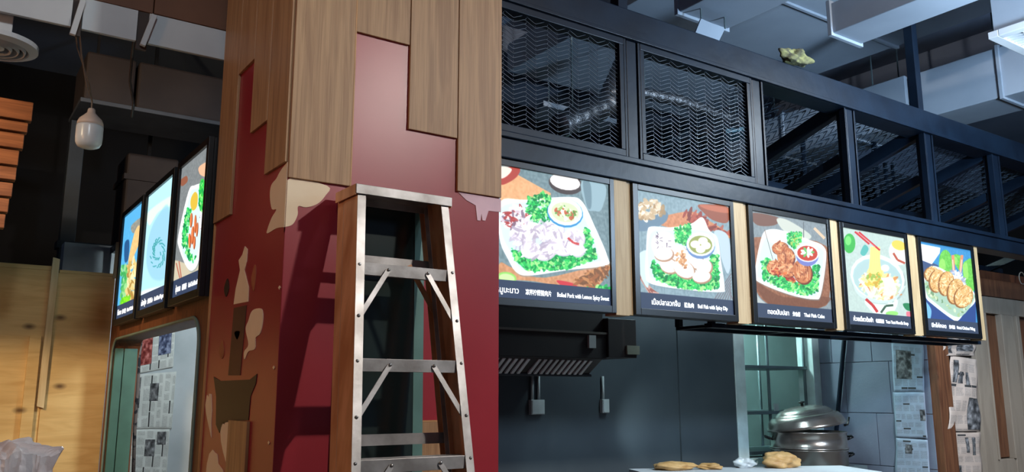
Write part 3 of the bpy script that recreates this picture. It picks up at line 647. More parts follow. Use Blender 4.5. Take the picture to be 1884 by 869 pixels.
lightbox('L', on_x(221, 500, LX)[1], on_x(256, 480, LX)[1], Z0, Z1, art_8, [('ไก่ทอด', .06, .26, TH), ('炸鸡块', .32, .52, CN), ('Fried Chicken', .58, .95, EN)], 'farthest lit menu board left of the column, above the plywood end', 300)

# wooden posts between the right-hand boards
for k, (a, b, lab) in enumerate(((2.905, 3.032, 'pale wooden post between boiled pork and boiled fish boards'), (3.838, 3.966, 'pale wooden post between boiled fish and fish cake boards'),
        (4.768, 4.866, 'pale wooden post between fish cake and noodle boards'), (5.668, 5.796, 'pale wooden post between noodle and chicken wing boards'), (6.578, 6.660, 'pale wooden end post right of the chicken wing board'))):
    t = empty('wooden_post', ((a+b)/2, BY+0.05, Z0-0.04), lab, 'post', 'wooden posts between menu boards')
    c = a + (b-a)*0.74
    block('face_board', (a, BY-0.004, Z0-0.045), (c-0.001, BY+0.085, 2.667), M_lightwood, t, 0.002)
    block('side_board', (c, BY+0.006, Z0-0.040), (b, BY+0.085, 2.667), M_lightwood, t, 0.002)

# ------------------------------------------------------------------ black steel canopy above the boards
cn = empty('steel_canopy', (4.6, 3.3, 2.67), 'black painted steel canopy frame with expanded mesh above menu boards', 'canopy')
X0, X1 = 1.9, 9.3
block('fascia_beam', (X0, 3.25, 2.668), (X1, 3.40, 2.770), M_black, cn, 0.006)
block('fascia_ledge', (X0, 3.236, 2.770), (X1, 3.40, 2.800), M_black, cn, 0.004)
block('top_beam', (X0, 3.24, 3.475), (X1, 3.40, 3.655), M_black, cn, 0.006)
block('top_beam_lip', (X0, 3.228, 3.475), (X1, 3.24, 3.495), M_black, cn, 0.002)
PX_ = [3.045, 4.09, 5.06, 6.05, 7.06, 8.05, 9.0]
for x in PX_:
    block('post', (x-0.036, 3.252, 2.80), (x+0.036, 3.33, 3.475), M_black, cn, 0.004)
    for dx in (-0.052, 0.052): block('post_bead', (x+dx-0.008, 3.246, 2.80), (x+dx+0.008, 3.29, 3.475), M_black, cn, 0.002)
for x in (3.02, 6.05): block('hanger', (x-0.035, 3.28, 3.655), (x+0.035, 3.35, 5.2), M_black, cn, 0.004)
for x in PX_[2:]:
    MB().bar((x, 3.34, 3.50), (x, 4.98, 2.98), 0.06, 0.10).build('rafter', M_black, cn, bevel=0.004)
    MB().bar((x, 3.34, 3.14), (x, 4.98, 2.62), 0.05, 0.07).build('lower_rafter', M_black, cn, bevel=0.004)
MB().bar((X0, 4.98, 2.99), (X1, 4.98, 2.99), 0.08, 0.10).build('rear_beam', M_black, cn)
for z in (3.16,):
    MB().bar((5.06, 4.3, 3.22), (X1, 4.3, 3.22), 0.05, 0.05).build('purlin', M_black, cn)
bays = [(X0, PX_[0])] + list(zip(PX_[:-1], PX_[1:]))
for i, (a, b) in enumerate(bays[:2]):
    a2, b2 = a+0.062, b-0.062; f = MB()
    f.box((a2, 3.244, 2.80), (b2, 3.284, 2.838)).box((a2, 3.244, 3.437), (b2, 3.284, 3.475)).box((a2, 3.246, 2.838), (a2+0.03, 3.284, 3.437)).box((b2-0.03, 3.246, 2.838), (b2, 3.284, 3.437))
    f.build('panel_frame', M_black, cn, bevel=0.003)
def mesh_panel(P, U, V, nu, nv, w=0.0026):
    """expanded metal: zig-zag strands stacked in step, bonded at their ends; P origin, U/V edge vectors"""
    m = MB(); P, U, V = Vector(P), Vector(U), Vector(V); du, dv = U/nu, V/nv; Nn = U.cross(V).normalized()*w
    for j in range(nv):
        for i in range(nu):
            b = P+du*i+dv*j; amp = dv*1.15
            pts = [b, b+du*0.44+amp, b+du*0.5+amp, b+du*0.94, b+du]
            for q in range(4):
                p0, p1 = pts[q], pts[q+1]; t = dv.normalized()*w
                m.hexa([p0-t/2, p0+t/2, p0+t/2+Nn, p0-t/2+Nn], [p1-t/2, p1+t/2, p1+t/2+Nn, p1-t/2+Nn])
            if j < nv-1:
                for p, q2 in ((pts[0], b+dv*0.5-du*0.05), (pts[2], b+amp+du*0.55+dv*0.5)):
                    s = du.normalized()*w*0.8
                    m.hexa([p-s/2, p+s/2, p+s/2+Nn, p-s/2+Nn], [q2-s/2, q2+s/2, q2+s/2+Nn, q2-s/2+Nn])
    return m
for a, b in bays[:2]:
    a2, b2 = a+0.09, b-0.09
    o = mesh_panel((a2, 3.268, 2.838), (b2-a2, 0, 0), (0, 0, 0.60), int((b2-a2)/0.125), 25).build('mesh_panel', M_mesh, cn); o['kind'] = 'stuff'
for a, b in bays[2:]:
    o = mesh_panel((a+0.04, 3.42, 3.52), (b-a-0.08, 0, 0), (0, 1.52, -0.482), 8, 24, 0.0045).build('mesh_panel', M_mesh, cn); o['kind'] = 'stuff'

# under-board rails
t = empty('counter_rail', (5.2, 3.42, 1.92), 'black metal rail running under the menu boards', 'rail')
block('rail_bar', (3.72, 3.36, 1.925), (6.75, 3.42, 1.952), M_black, t, 0.003)
block('rail_bar', (3.72, 3.62, 1.925), (6.75, 3.65, 1.950), M_black, t, 0.003)
for x in (3.72, 4.45, 5.2, 5.95, 6.71): block('cross_bar', (x, 3.42, 1.927), (x+0.03, 3.62, 1.945), M_black, t, 0.003)
for y in (3.38, 3.64): block('bracket', (3.722, y-0.018, 1.945), (3.755, y+0.018, 2.15), M_black, t, 0.002)

# ================================================================== STEP LADDER
def lerp(a, b, t): return a + (b-a)*t
KS = 1.085                                      # the ladder was measured at unit distance and stands KS times as far
def un(z): return EYE+(z-EYE)/KS
def sc(z): return EYE+(z-EYE)*KS
LT = sc(2.19)                                   # height of the rail tops
def fl(z): return KS*(1.066-(2.19-un(z))*0.080)            # outer face of the left rail
def frt(z): return KS*(1.392+(2.19-un(z))*0.004)           # outer face of the right rail
def fy(z): return KS*(2.398-(2.19-un(z))*0.205)            # front of the front rails
def ry(z): return fy(z)+0.121                              # front of the rear rails: the ladder is folded and leans on the column
ld = empty('step_ladder', (1.3, 2.3, 0), 'folded step ladder with orange-brown rails and scuffed aluminium steps', 'ladder')
def rail(xf, yf, sgn, z0, z1, dep, web, par, name):
    """channel rail: aluminium front flange and fibreglass web"""
    w = 0.030
    def q(z, xa, xb, ya, yb): x = xf(z); y = yf(z); return [(x+sgn*xa, y+ya, z), (x+sgn*xb, y+ya, z), (x+sgn*xb, y+yb, z), (x+sgn*xa, y+yb, z)]
    r = MB().hexa(q(z0, 0, 0.004, 0.0025, dep), q(z1, 0, 0.004, 0.0025, dep)).build(name, web, par)
    MB().hexa(q(z0, 0, w, 0, 0.0025), q(z1, 0, w, 0, 0.0025)).build('flange', M_alu, r)
    MB().hexa(q(z0, 0, w*0.7, dep, dep+0.0025), q(z1, 0, w*0.7, dep, dep+0.0025)).build('flange', web, r)
    return r
for xf, sg in ((fl, 1), (frt, -1)):
    rail(xf, fy, sg, 0.02, LT, 0.112, M_fibre, ld, 'front_rail')
    rail(lambda z: xf(z)+sg*0.003, ry, sg, 0.02, LT-0.01, 0.052, M_fibre, ld, 'rear_rail')
    for Y_, dp in ((fy, 0.112), (ry, 0.052)):
        block('foot', (min(xf(0), xf(0)+sg*0.04)-0.003, Y_(0)-0.004, 0), (max(xf(0), xf(0)+sg*0.04)+0.003, Y_(0)+dp-0.003, 0.03), M_screenframe, ld, 0.004)
cx0, cx1, cy0, cy1 = fl(LT)-0.012, frt(LT)+0.010, fy(LT)-0.012, 2.762
cap = block('top_cap', (cx0, cy0, LT), (cx1, cy1, LT+0.006), M_alu, ld)
block('cap_skirt', (cx0, cy0-0.002, LT-0.026), (cx1, cy0+0.0015, LT+0.007), M_alu, cap, 0.001)
block('cap_skirt', (cx0, cy1-0.002, LT-0.026), (cx1, cy1+0.001, LT+0.007), M_alu, cap, 0.001)
block('cap_side', (cx0-0.0015, cy0+0.002, LT-0.030), (cx0+0.002, cy1-0.001, LT+0.007), M_fibre, cap)
block('cap_side', (cx1-0.002, cy0+0.002, LT-0.030), (cx1+0.0015, cy1-0.001, LT+0.007), M_fibre, cap)
def rivets(z, x, par, y):
    m = MB()
    m.lathe([(0.0058, 0), (0.0058, 0.0018), (0.003, 0.004)], (x, y, z), 10, Matrix.Rotation(math.pi/2, 4, 'X')); return m.build('rivet', M_rivet, par, smooth=True)
STEPS = [sc(z) for z in (1.943, 1.650, 1.366, 1.075, 0.785, 0.495, 0.225)]
for k, z in enumerate(STEPS):
    xa, xb, y = fl(z)+0.008, frt(z)-0.008, fy(z)
    s = block('step', (xa, y+0.004, z-0.005), (xb, y+0.085, z), M_alu, ld, 0.001)
    block('step_lip', (xa+0.02, y+0.003, z-0.040), (xb-0.02, y+0.0065, z+0.001), M_alu, s, 0.001)
    block('step_lip', (xa, y+0.082, z-0.03), (xb, y+0.085, z-0.004), M_alu, s)
    for r in range(6): block('tread_ridge', (xa+0.02, y+0.012+r*0.012, z), (xb-0.02, y+0.016+r*0.012, z+0.0015), M_alu, s)
    for xx in (fl(z)+0.011, frt(z)-0.011):
        rivets(z-0.008, xx, s, y-0.0005); rivets(z-0.028, xx, s, y+0.002)
    if k < 5:
        L = xb-xa; zb = z-0.180
        for u, xr in ((0.30, fl), (0.72, frt)):
            x1 = xa+L*u; sg = 1 if xr is fl else -1; x2 = xr(zb)+sg*0.020
            MB().bar((x1, y-0.0005, z-0.020), (x2, fy(zb)+0.0065, zb), 0.017, 0.003, up=(0, 1, 0)).build('brace', M_alu, s)
            rivets(z-0.018, x1, s, y-0.003); rivets(zb, xr(zb)+sg*0.012, s, fy(zb)-0.0005)
for zz in (1.975, 1.415, 0.80, 0.25):
    z = sc(zz); r = block('rear_rung', (fl(z)+0.010, ry(z)+0.020, z-0.02), (frt(z)-0.010, ry(z)+0.024, z+0.016), M_alu, ld)
    for u, xr in ((0.30, fl), (0.72, frt)):
        if zz < 1.9 or u < 0.5: continue
        sg = 1 if xr is fl else -1; zb = z-0.17
        MB().bar((fl(z)+(frt(z)-fl(z))*u, ry(z)+0.019, z-0.005), (xr(zb)+sg*0.016, ry(zb)+0.024, zb), 0.020, 0.003, up=(0, 1, 0)).build('rear_brace', M_fibre, r)

# glass sheet leaning on the column behind the ladder
gl = empty('glass_panel', (1.33, 2.76, 0), 'dark reflective glass sheet leaning on the red column behind ladder', 'glass')
def lean(x, y): return x
gx0, gx1 = 1.19, on_y(781, 600, 2.76)[0]
def gp(x, z, t): yy = 2.735 + (z/2.235)*0.042; return (x, yy+t, z)
MB().hexa([gp(gx0,0.02,0), gp(gx1,0.02,0), gp(gx1,0.02,0.008), gp(gx0,0.02,0.008)], [gp(gx0,2.235,0), gp(gx1,2.235,0), gp(gx1,2.235,0.008), gp(gx0,2.235,0.008)]).build('sheet', M_glass, gl, bevel=0.001)
MB().hexa([gp(gx1-0.040,0.02,-0.0015), gp(gx1,0.02,-0.0015), gp(gx1,0.02,-0.0002), gp(gx1-0.040,0.02,-0.0002)], [gp(gx1-0.040,2.235,-0.0015), gp(gx1,2.235,-0.0015), gp(gx1,2.235,-0.0002), gp(gx1-0.040,2.235,-0.0002)]).build('edge_band', M_glassedge, gl)
block('rest_block', (gx0+0.05, 2.72, 0), (gx1-0.05, 2.76, 0.02), M_screenframe, gl)

# ================================================================== NEWSPAPERS
def news_canvas(seed, photos, turned=False, wd=300, hd=420, tint=(206, 208, 204)):
    c = Canvas(wd, hd, tint); rs = np.random.RandomState(seed); c.rs = rs
    c.a += c.noise(hd, wd, 40)[..., None]*8
    y = 16
    while y < hd-20:
        hgt = rs.randint(50, 90); x = 12
        while x < wd-30:
            w = rs.randint(44, 84)
            if rs.rand() < 0.22: c.a[y:y+14, x:x+min(w, wd-12-x)] = 60
            for ly in range(y+20, min(y+hgt, hd-8), 6):
                e = min(x+w-6-rs.randint(0, 12), wd-10)
                seg = x
                while seg < e: q = rs.randint(3, 9); c.a[ly:ly+2, seg:min(seg+q, e)] = rs.randint(80, 130); seg += q+2
            x += w+4
        y += hgt+8
    for (u0, v0, u1, v1, kind) in photos:
        xa, xb, ya, yb = int(u0*wd), int(u1*wd), int(v0*hd), int(v1*hd)
        n = c.noise(yb-ya, xb-xa, 8)[..., None]
        base = np.array({'r': (150, 70, 64), 'g': (92, 92, 94), 'b': (84, 92, 120)}[kind], float)
        c.a[ya:yb, xa:xb] = np.clip(base + (c.noise(yb-ya, xb-xa, 22)[..., None]*70 + n*22), 15, 240); c.a[ya:ya+2, xa:xb] = 40; c.a[yb-2:yb, xa:xb] = 40; c.a[ya:yb, xa:xa+2] = 40
    if turned: c.a = np.rot90(c.a).copy(); c.w, c.h = hd, wd
    return c
def sheet(corners, seed, photos, label, group, turned=False, ripple=0.004, tint=(206, 208, 204), normal=(0, -1, 0), phase=0.0):
    A, B, C_, D = (Vector(p) for p in corners)      # top-left, top-right, bottom-right, bottom-left
    im = news_canvas(seed, photos, turned, tint=tint).image('newsprint'); Nn = Vector(normal)
    nu, nv = 14, 18; m = MB(); uvs = []
    def fn(u, v):
        p = A.lerp(B, u).lerp(D.lerp(C_, u), v)
        return p + Nn*(0.006 + ripple*(1+math.sin(u*7+phase+v*3)*math.cos(v*9+phase))*0.9)
    m.grid(fn, nu, nv)
    me_uv = [(i/nu, 1-j_/nv) for j_ in range(nv+1) for i in range(nu+1)]
    me = bpy.data.meshes.new('newspaper'); me.from_pydata(m.v, [], m.f); L = me.uv_layers.new(name='UVMap')
    for lp in me.loops: L.data[lp.index].uv = me_uv[lp.vertex_index]
    me.polygons.foreach_set('use_smooth', [True]*len(me.polygons))
    me.materials.append(picture_mat('newsprint_paper', im, None, 0.85))
    o = bpy.data.objects.new('newspaper', me); COL.objects.link(o)
    sd = o.modifiers.new('thickness', 'SOLIDIFY'); sd.thickness = 0.0008
    return tag(o, label, 'newspaper', group)
NG = 'newspaper sheets taped over the walls'
PYn = 6.28
def ny(x, y): return on_y(x, y, PYn)
def quad_y(p, Y): return [on_y(x, y, Y) for x, y in p]
def quad_x(p, X): return [on_x(x, y, X) for x, y in p]
sheet(quad_y([(247,622),(322,606),(318,676),(243,690)], PYn), 2, [(.20,.12,.90,.45,'r'),(.38,.60,.98,.92,'b')], 'top newspaper sheet behind the rounded opening, with red colour photographs', NG, turned=True, phase=1)
sheet(quad_y([(243,690),(324,684),(315,790),(236,790)], PYn), 5, [(.38,.03,.94,.20,'g'),(.50,.42,.82,.62,'g')], 'middle newspaper sheet behind the rounded opening, with sideways columns', NG, turned=True)
sheet(quad_y([(236,790),(312,790),(305,886),(228,886)], PYn), 9, [(.48,.42,.80,.66,'g'),(.70,.70,.95,.92,'g')], 'lowest newspaper sheet behind the rounded opening', NG, turned=True, phase=2)
sheet(quad_x([(1640,610),(1700,618),(1702,722),(1646,722)], 6.98), 12, [(.12,.30,.62,.78,'g')], 'bluish newspaper sheet on kitchen wall with one large dark photo', NG, normal=(-1, 0, 0), tint=(150,164,182))
sheet(quad_x([(1644,722),(1702,722),(1708,808),(1650,806)], 6.98), 14, [(.82,.38,.98,.62,'g')], 'bluish newspaper sheet below the one with large dark photo', NG, normal=(-1, 0, 0), tint=(156,170,188), phase=2)
sheet(quad_x([(1650,806),(1708,810),(1714,900),(1648,900)], 6.98), 15, [(.30,.12,.52,.30,'g')], 'lowest bluish newspaper sheet on kitchen wall', NG, normal=(-1, 0, 0), tint=(156,170,188), phase=4)
sheet(quad_y([(1728,608),(1796,618),(1788,655),(1730,655)], 3.885), 21, [(.1,.2,.3,.9,'g'),(.45,.1,.9,.8,'g')], 'short crumpled newspaper strip at door top under last menu board', NG, ripple=0.014, tint=(190,172,160))
sheet(quad_y([(1746,655),(1793,662),(1799,794),(1738,794)], 3.885), 23, [(.1,.05,.25,.35,'g'),(.30,.2,.45,.36,'g'),(.55,.2,.68,.38,'g'),(.62,.55,.98,.98,'g')], 'tall newspaper sheet on door with curled dark left edge', NG, ripple=0.016, tint=(196,178,166), phase=2)
sheet(quad_y([(1737,796),(1800,796),(1806,890),(1741,890)], 3.885), 25, [(.05,.12,.20,.50,'g'),(.55,.1,.65,.4,'g'),(.75,.1,.85,.45,'g'),(.3,.65,.42,.9,'g')], 'lower newspaper sheet on door beside white moulding', NG, ripple=0.008, tint=(190,172,160))
# rolled clear film hanging beside the newspapers in the opening
m = MB(); pts = [on_y(x, y, 6.14) for x, y in ((249,618),(247,660),(243,700),(240,740),(238,780),(234,830),(230,890))]
m.tube(pts, [0.020, 0.024, 0.018, 0.022, 0.020, 0.022, 0.024], 9)
tag(m.build('plastic_film', M_plasticfilm, smooth=True), 'crumpled plastic film hanging down left of the newspapers in the opening', 'plastic')
tag(MB().tube([on_y(x, y, 6.20) for x, y in ((260,622),(256,655),(254,700),(251,745),(248,790),(245,885))], [0.012]*6, 7).build('paper_roll', mat('patterned_paper', (130, 116, 110), 0.7, c2=(30, 32, 40), scale=24, contrast=(0.45, 0.52)), smooth=True), 'dark patterned rolled paper between film and newspapers', 'paper')

# ================================================================== LEFT SIDE
# plywood hoarding beyond the left wall
hd = empty('plywood_hoarding', (0, 6.06, 0), 'plywood hoarding sheets with battens, yellowish, at the far left', 'hoarding')
HY = 6.02
block('plywood_sheet', (-1.6, HY, 0), (0.618, HY+0.02, 2.318), M_ply, hd, 0.002)
block('plywood_sheet', (0.619, HY-0.008, 0), (0.977, HY+0.012, 2.305), M_ply, hd, 0.002)
block('top_batten', (-1.6, HY-0.004, 2.318), (0.610, HY+0.04, 2.345), M_ply, hd, 0.002)
block('top_batten', (0.650, HY-0.010, 2.305), (0.977, HY+0.03, 2.325), M_ply, hd, 0.002)
M_batten = wood('pale_batten', (222, 196, 150), (206, 178, 130), (12, 12, 1.0), 0.6, fine=0.08)
p = [on_y(x, y, HY-0.012) for x, y in ((97,474),(110,478),(80,752),(67,748))]
MB().prism(p, (0, -0.02, 0)).build('upright_batten', M_batten, hd, bevel=0.002)
p = [on_y(x, y, HY-0.012) for x, y in ((82,690),(98,690),(84,900),(62,900))]
block('lower_batten', (0.52, HY-0.028, 0), (0.585, HY-0.001, 1.9), M_ply, hd, 0.002)
tag(MB().bar(on_y(211, 512, HY-0.03), on_y(217, 446, HY-0.03), 0.022, 0.012, up=(0, 1, 0)).build('wood_scrap', M_lightwood), 'thin upright wooden stick at hoarding end beside farthest menu board', 'stick')
struct(block('trim_3', (0.70, 6.35, 0), (1.20, 6.5, 2.56), mat('grey_board', (178, 186, 192), 0.7)))
# slatted timber stack hanging at the extreme left
M_slat = wood('orange_timber', (146, 90, 56), (120, 70, 40), (1.0, 14, 14), 0.55)
sl = empty('slatted_screen', (-0.2, 4.85, 2.2), 'stepped orange timber slat screen hanging at left photo edge', 'screen')
ends = [(0.325, 2.922, 3.020), (0.312, 2.862, 2.912), (0.302, 2.776, 2.852), (0.288, 2.690, 2.766), (0.286, 2.615, 2.680), (0.278, 2.53, 2.60), (0.270, 2.45, 2.52), (0.262, 2.37, 2.44)]
for k, (x, a, b) in enumerate(ends): block('slat', (-1.4, 4.80+0.012*k, a), (x, 4.86+0.012*k, b), M_slat, sl, 0.003)
block('backing_board', (-1.4, 4.95, 2.35), (0.20, 4.98, 3.02), M_brownwall, sl)
for x in (-1.0, 0.0): block('hanger', (x, 4.90, 3.0), (x+0.03, 4.95, 5.2), M_dark, sl)
# bulkhead with white fascia joining the column
struct(block('trim_4', (-0.9, 3.70, 3.172), (0.660, 3.76, 4.6), M_bulk, bevel=0.002)); struct(block('trim_5', (0.664, 3.695, 3.172), (0.977, 3.76, 4.6), M_bulk, bevel=0.002))
fs = empty('fascia', (0.1, 3.72, 3.03), 'white fascia boards under brown bulkhead with hanging brackets', 'fascia', kind='structure')
for a, b in ((-0.9, 0.352), (0.392, 0.602), (0.648, 0.976)): block('fascia_board', (a, 3.70, 3.032), (b, 3.72, 3.170), M_white, fs, 0.002)
for a, b in (((395,0)and(153,0),(133,64)),((284,28),(262,84))):
    pa, pb = on_y(a[0], a[1], 3.685), on_y(b[0], b[1], 3.685); MB().bar(pa, pb, 0.022, 0.020, up=(0, 1, 0)).build('bracket', M_white, fs, bevel=0.002)
for a, b in ((0.354, 0.390), (0.604, 0.646)): block('bracket_plate', (a, 3.705, 3.00), (b, 3.722, 3.170), M_brownduct, fs)
# white boxed duct and round diffuser
dd = empty('round_diffuser', (0.06, 3.86, 3.0), 'round white ceiling diffuser with concentric rings, cut by left edge', 'air vent')
c0 = on_y(-14, 90, 3.9)
for r0, r1, dz, mm in ((0.165, 0.128, 0, M_white), (0.120, 0.112, -0.004, M_white), (0.096, 0.088, -0.004, M_white), (0.070, 0.062, -0.004, M_white), (0.042, 0.0, -0.004, M_white)):
    MB().lathe([(max(r1, .002), 0.03), (max(r1, .002), dz+0.002), (max(r1+.004, .004), dz), (r0, dz+0.010), (r0, 0.03), (max(r1, .002), 0.03)] , c0, 40).build('ring', mm, dd, smooth=False)
MB().lathe([(0.001, 0.028), (0.128, 0.028), (0.125, 0.035), (0.001, 0.035)], c0, 40).build('inner_plate', mat('vent_brown', (110, 96, 84), 0.8), dd)
block('duct_box', (c0[0]-0.15, 3.77, c0[2]+0.031), (on_y(22, 60, 3.77)[0], 4.05, c0[2]+0.45), M_white, dd, 0.003)
# hanging bulb
bp = on_y(165, 240, 4.0)
lb = empty('hanging_bulb', bp, 'white capsule LED bulb hanging on thin wire at upper left', 'light bulb')
k = 0.001
prof = [(0.012, 0.100), (0.015, 0.096), (0.017, 0.080), (0.030, 0.066), (0.046, 0.050), (0.052, 0.036), (0.054, 0.020)]
MB().lathe([(r, z) for r, z in prof][::-1], bp, 32).build('collar', M_bulbcap, lb, smooth=True)
MB().lathe([(0.010, -0.083), (0.030, -0.081), (0.045, -0.074), (0.053, -0.058), (0.055, -0.035), (0.055, 0.012), (0.054, 0.020)], bp, 32).build('diffuser', M_bulb, lb, smooth=True)
wt = on_y(146, 60, 3.74); mid = on_y(160, 160, 3.88)
MB().tube([(bp[0], bp[1], bp[2]+0.098), (bp[0]-0.002, bp[1], bp[2]+0.14), mid, on_y(150, 100, 3.8), wt], 0.0035, 6).build('wire', mat('grey_wire', (120, 104, 92), 0.6), lb)
MB().tube([(bp[0], bp[1], bp[2]+0.13), on_y(163, 150, 3.88), on_y(143, 90, 3.80), on_y(138, 58, 3.73)], 0.003, 6).build('wire', MATS['grey_wire'], lb)
tag(MB().tube([on_y(247, 70, 3.74), on_y(243, 105, 3.9), on_y(239, 150, 4.0), on_y(246, 190, 4.1), on_y(243, 215, 4.4)], 0.006, 6).build('hanging_cable', mat('dark_cable', (60, 52, 50), 0.6)), 'dark cable hanging from fascia right of the bulb', 'cable')
# dim ducts and posts in the dark void behind the left boards
def box_at(name, x0, y0, x1, y1, Y, dep, m, label, cat, group=None, bev=0.01):
    a, b = on_y(x0, y0, Y), on_y(x1, y1, Y)
    o = block(name, (a[0], Y, b[2]), (b[0], Y+dep, a[2]), m, bevel=bev); return tag(o, label, cat, group)
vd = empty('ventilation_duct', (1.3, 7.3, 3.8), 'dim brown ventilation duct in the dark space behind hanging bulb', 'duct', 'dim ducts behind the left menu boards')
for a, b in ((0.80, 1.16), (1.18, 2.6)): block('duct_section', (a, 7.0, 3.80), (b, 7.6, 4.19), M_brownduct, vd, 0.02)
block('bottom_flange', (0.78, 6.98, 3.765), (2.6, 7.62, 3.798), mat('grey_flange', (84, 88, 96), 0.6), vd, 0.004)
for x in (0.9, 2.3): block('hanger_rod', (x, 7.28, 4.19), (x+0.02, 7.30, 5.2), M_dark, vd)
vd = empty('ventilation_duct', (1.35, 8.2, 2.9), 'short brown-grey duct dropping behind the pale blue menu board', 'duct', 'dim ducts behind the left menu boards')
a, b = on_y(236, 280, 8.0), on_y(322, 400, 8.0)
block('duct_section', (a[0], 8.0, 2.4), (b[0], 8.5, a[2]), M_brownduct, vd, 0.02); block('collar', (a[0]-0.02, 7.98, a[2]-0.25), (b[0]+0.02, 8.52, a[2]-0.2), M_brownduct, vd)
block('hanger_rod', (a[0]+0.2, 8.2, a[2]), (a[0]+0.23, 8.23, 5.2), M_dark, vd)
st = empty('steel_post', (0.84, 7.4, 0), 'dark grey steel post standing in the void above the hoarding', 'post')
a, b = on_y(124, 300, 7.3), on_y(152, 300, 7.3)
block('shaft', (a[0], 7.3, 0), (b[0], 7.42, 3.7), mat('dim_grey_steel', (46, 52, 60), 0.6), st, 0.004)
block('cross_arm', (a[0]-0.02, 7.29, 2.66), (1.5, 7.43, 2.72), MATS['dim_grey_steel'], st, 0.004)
yf = empty('amber_bracket', on_y(290, 375, 6.6), 'amber painted square bracket above the pale blue menu board', 'bracket')
pa = [on_y(x, y, 6.6) for x, y in ((279,378),(281,352),(304,349),(303,372))]
for i in range(3): MB().bar(pa[i], pa[i+1], 0.024, 0.02, up=(0, 1, 0)).build('bar', M_yellow, yf, bevel=0.003)
MB().bar(pa[0], (pa[0][0], 6.6, 2.0), 0.024, 0.02, up=(0, 1, 0)).build('bar', M_yellow, yf); MB().bar((pa[0][0], 6.6, 0), (pa[0][0], 6.6, 2.0), 0.024, 0.02, up=(0, 1, 0)).build('bar', M_yellow, yf)

# dust sheet over a stack, bottom left
def cloth(u, v):
    th = u*2*math.pi; c = Vector((0.20, 3.2))
    rr = (0.02+0.15*min(1, v*3.2)) if v < 0.31 else 0.17+0.03*(v-0.31)
    sq = 1+0.10*math.cos(4*th)+0.07*math.sin(9*th+v*6)+0.045*abs(math.sin(11*th-v*9))+0.03*math.sin(23*th+v*5)
    z = 1.405-0.035*v/0.31+(0.02*math.sin(5*th)+0.012*math.sin(13*th+9*v))*min(1, v*4) if v < 0.31 else 1.37-(v-0.31)/0.69*1.365+0.015*math.sin(5*th)*(1-v)
    x, y = c.x+rr*sq*math.cos(th), c.y+rr*sq*math.sin(th)
    n1 = mnoise.turbulence(Vector((x*9, y*9, z*5)), 3, True); n2 = mnoise.noise(Vector((x*16+4, y*16, z*9)))
    return (x+0.05*(n1-0.7)*math.cos(th), y+0.05*(n1-0.7)*math.sin(th), max(z+(0.022*n2+0.02*(n1-0.7) if z > 0.1 else 0), 0.003))
ds = MB().grid(cloth, 130, 90).build('plastic_cover', M_bag, smooth=False)
tag(ds, 'crumpled white plastic sheet draped over a stack at bottom left corner', 'plastic sheet')

# ================================================================== KITCHEN
M_hood = mat('dark_hood', (46, 42, 42), 0.5, c2=(34, 32, 34), scale=3); M_baffle = mat('baffle_steel', (236, 246, 250), 0.4)  # hood in a plain brown-black
# extractor hood
hy = 4.25
hA, hB = on_y(925, 655, hy), on_y(1108, 660, hy); zf = hA[2]
hr = on_y(1168, 655, hy)[0]
ho = empty('extractor_hood', (3.0, 4.6, 1.7), 'dark kitchen extractor hood with slanted baffle filters', 'extractor hood')
ztop = on_y(1000, 608, hy)[2]
block('body', (2.02, hy, zf), (hr-0.25, 4.99, ztop), M_hood, ho, 0.004)
block('upper_body', (2.02, hy+0.03, ztop), (hr-0.25, 4.99, 2.60), M_hood, ho, 0.004)
block('trim_strip', (2.02, hy-0.012, ztop-0.008), (hr-0.25, hy+0.03, ztop+0.006), mat('dull_strip', (96, 92, 86), 0.5), ho)
block('side_box', (hr-0.25, hy-0.02, zf+0.01), (hr, 4.6, on_y(1150, 588, hy)[2]), M_hood, ho, 0.004)
a = on_y(1083, 617, hy-0.015); b = on_y(1096, 641, hy-0.015)
block('white_tag', (a[0], hy-0.02, b[2]), (b[0], hy-0.002, a[2]), M_outlet, ho)
a = on_y(1153, 636, hy-0.03); b = on_y(1176, 653, hy-0.03)
block('label_plate', (a[0], hy-0.036, b[2]), (b[0], hy-0.021, a[2]), mat('greyed_plate', (130, 134, 120), 0.5), ho)
xe = hB[0]; _, yb, zb = on_x(1083, 688, xe)
MB().hexa([(2.02, hy, zf-0.004), (xe, hy, zf-0.004), (xe, yb, zb-0.004), (2.02, yb, zb-0.004)], [(2.02, hy, zf), (xe, hy, zf), (xe, yb, zb+0.004), (2.02, yb, zb+0.004)]).build('filter_tray', M_hood, ho)
block('grease_gutter', (2.02, yb-0.008, zb-0.020), (xe+0.02, yb+0.03, zb-0.003), M_dkwall, ho, 0.003)
block('underside', (2.02, yb+0.03, zb-0.004), (xe+0.02, 4.99, zf), M_hood, ho)
x = 2.06; kk = 0
while x < xe-0.04:
    MB().bar((x, hy+0.012, zf-0.012), (x, yb-0.012, zb-0.004), 0.022, 0.012).build('baffle', M_baffle, ho); kk += 1
    x += 0.046 if kk % 11 else 0.085
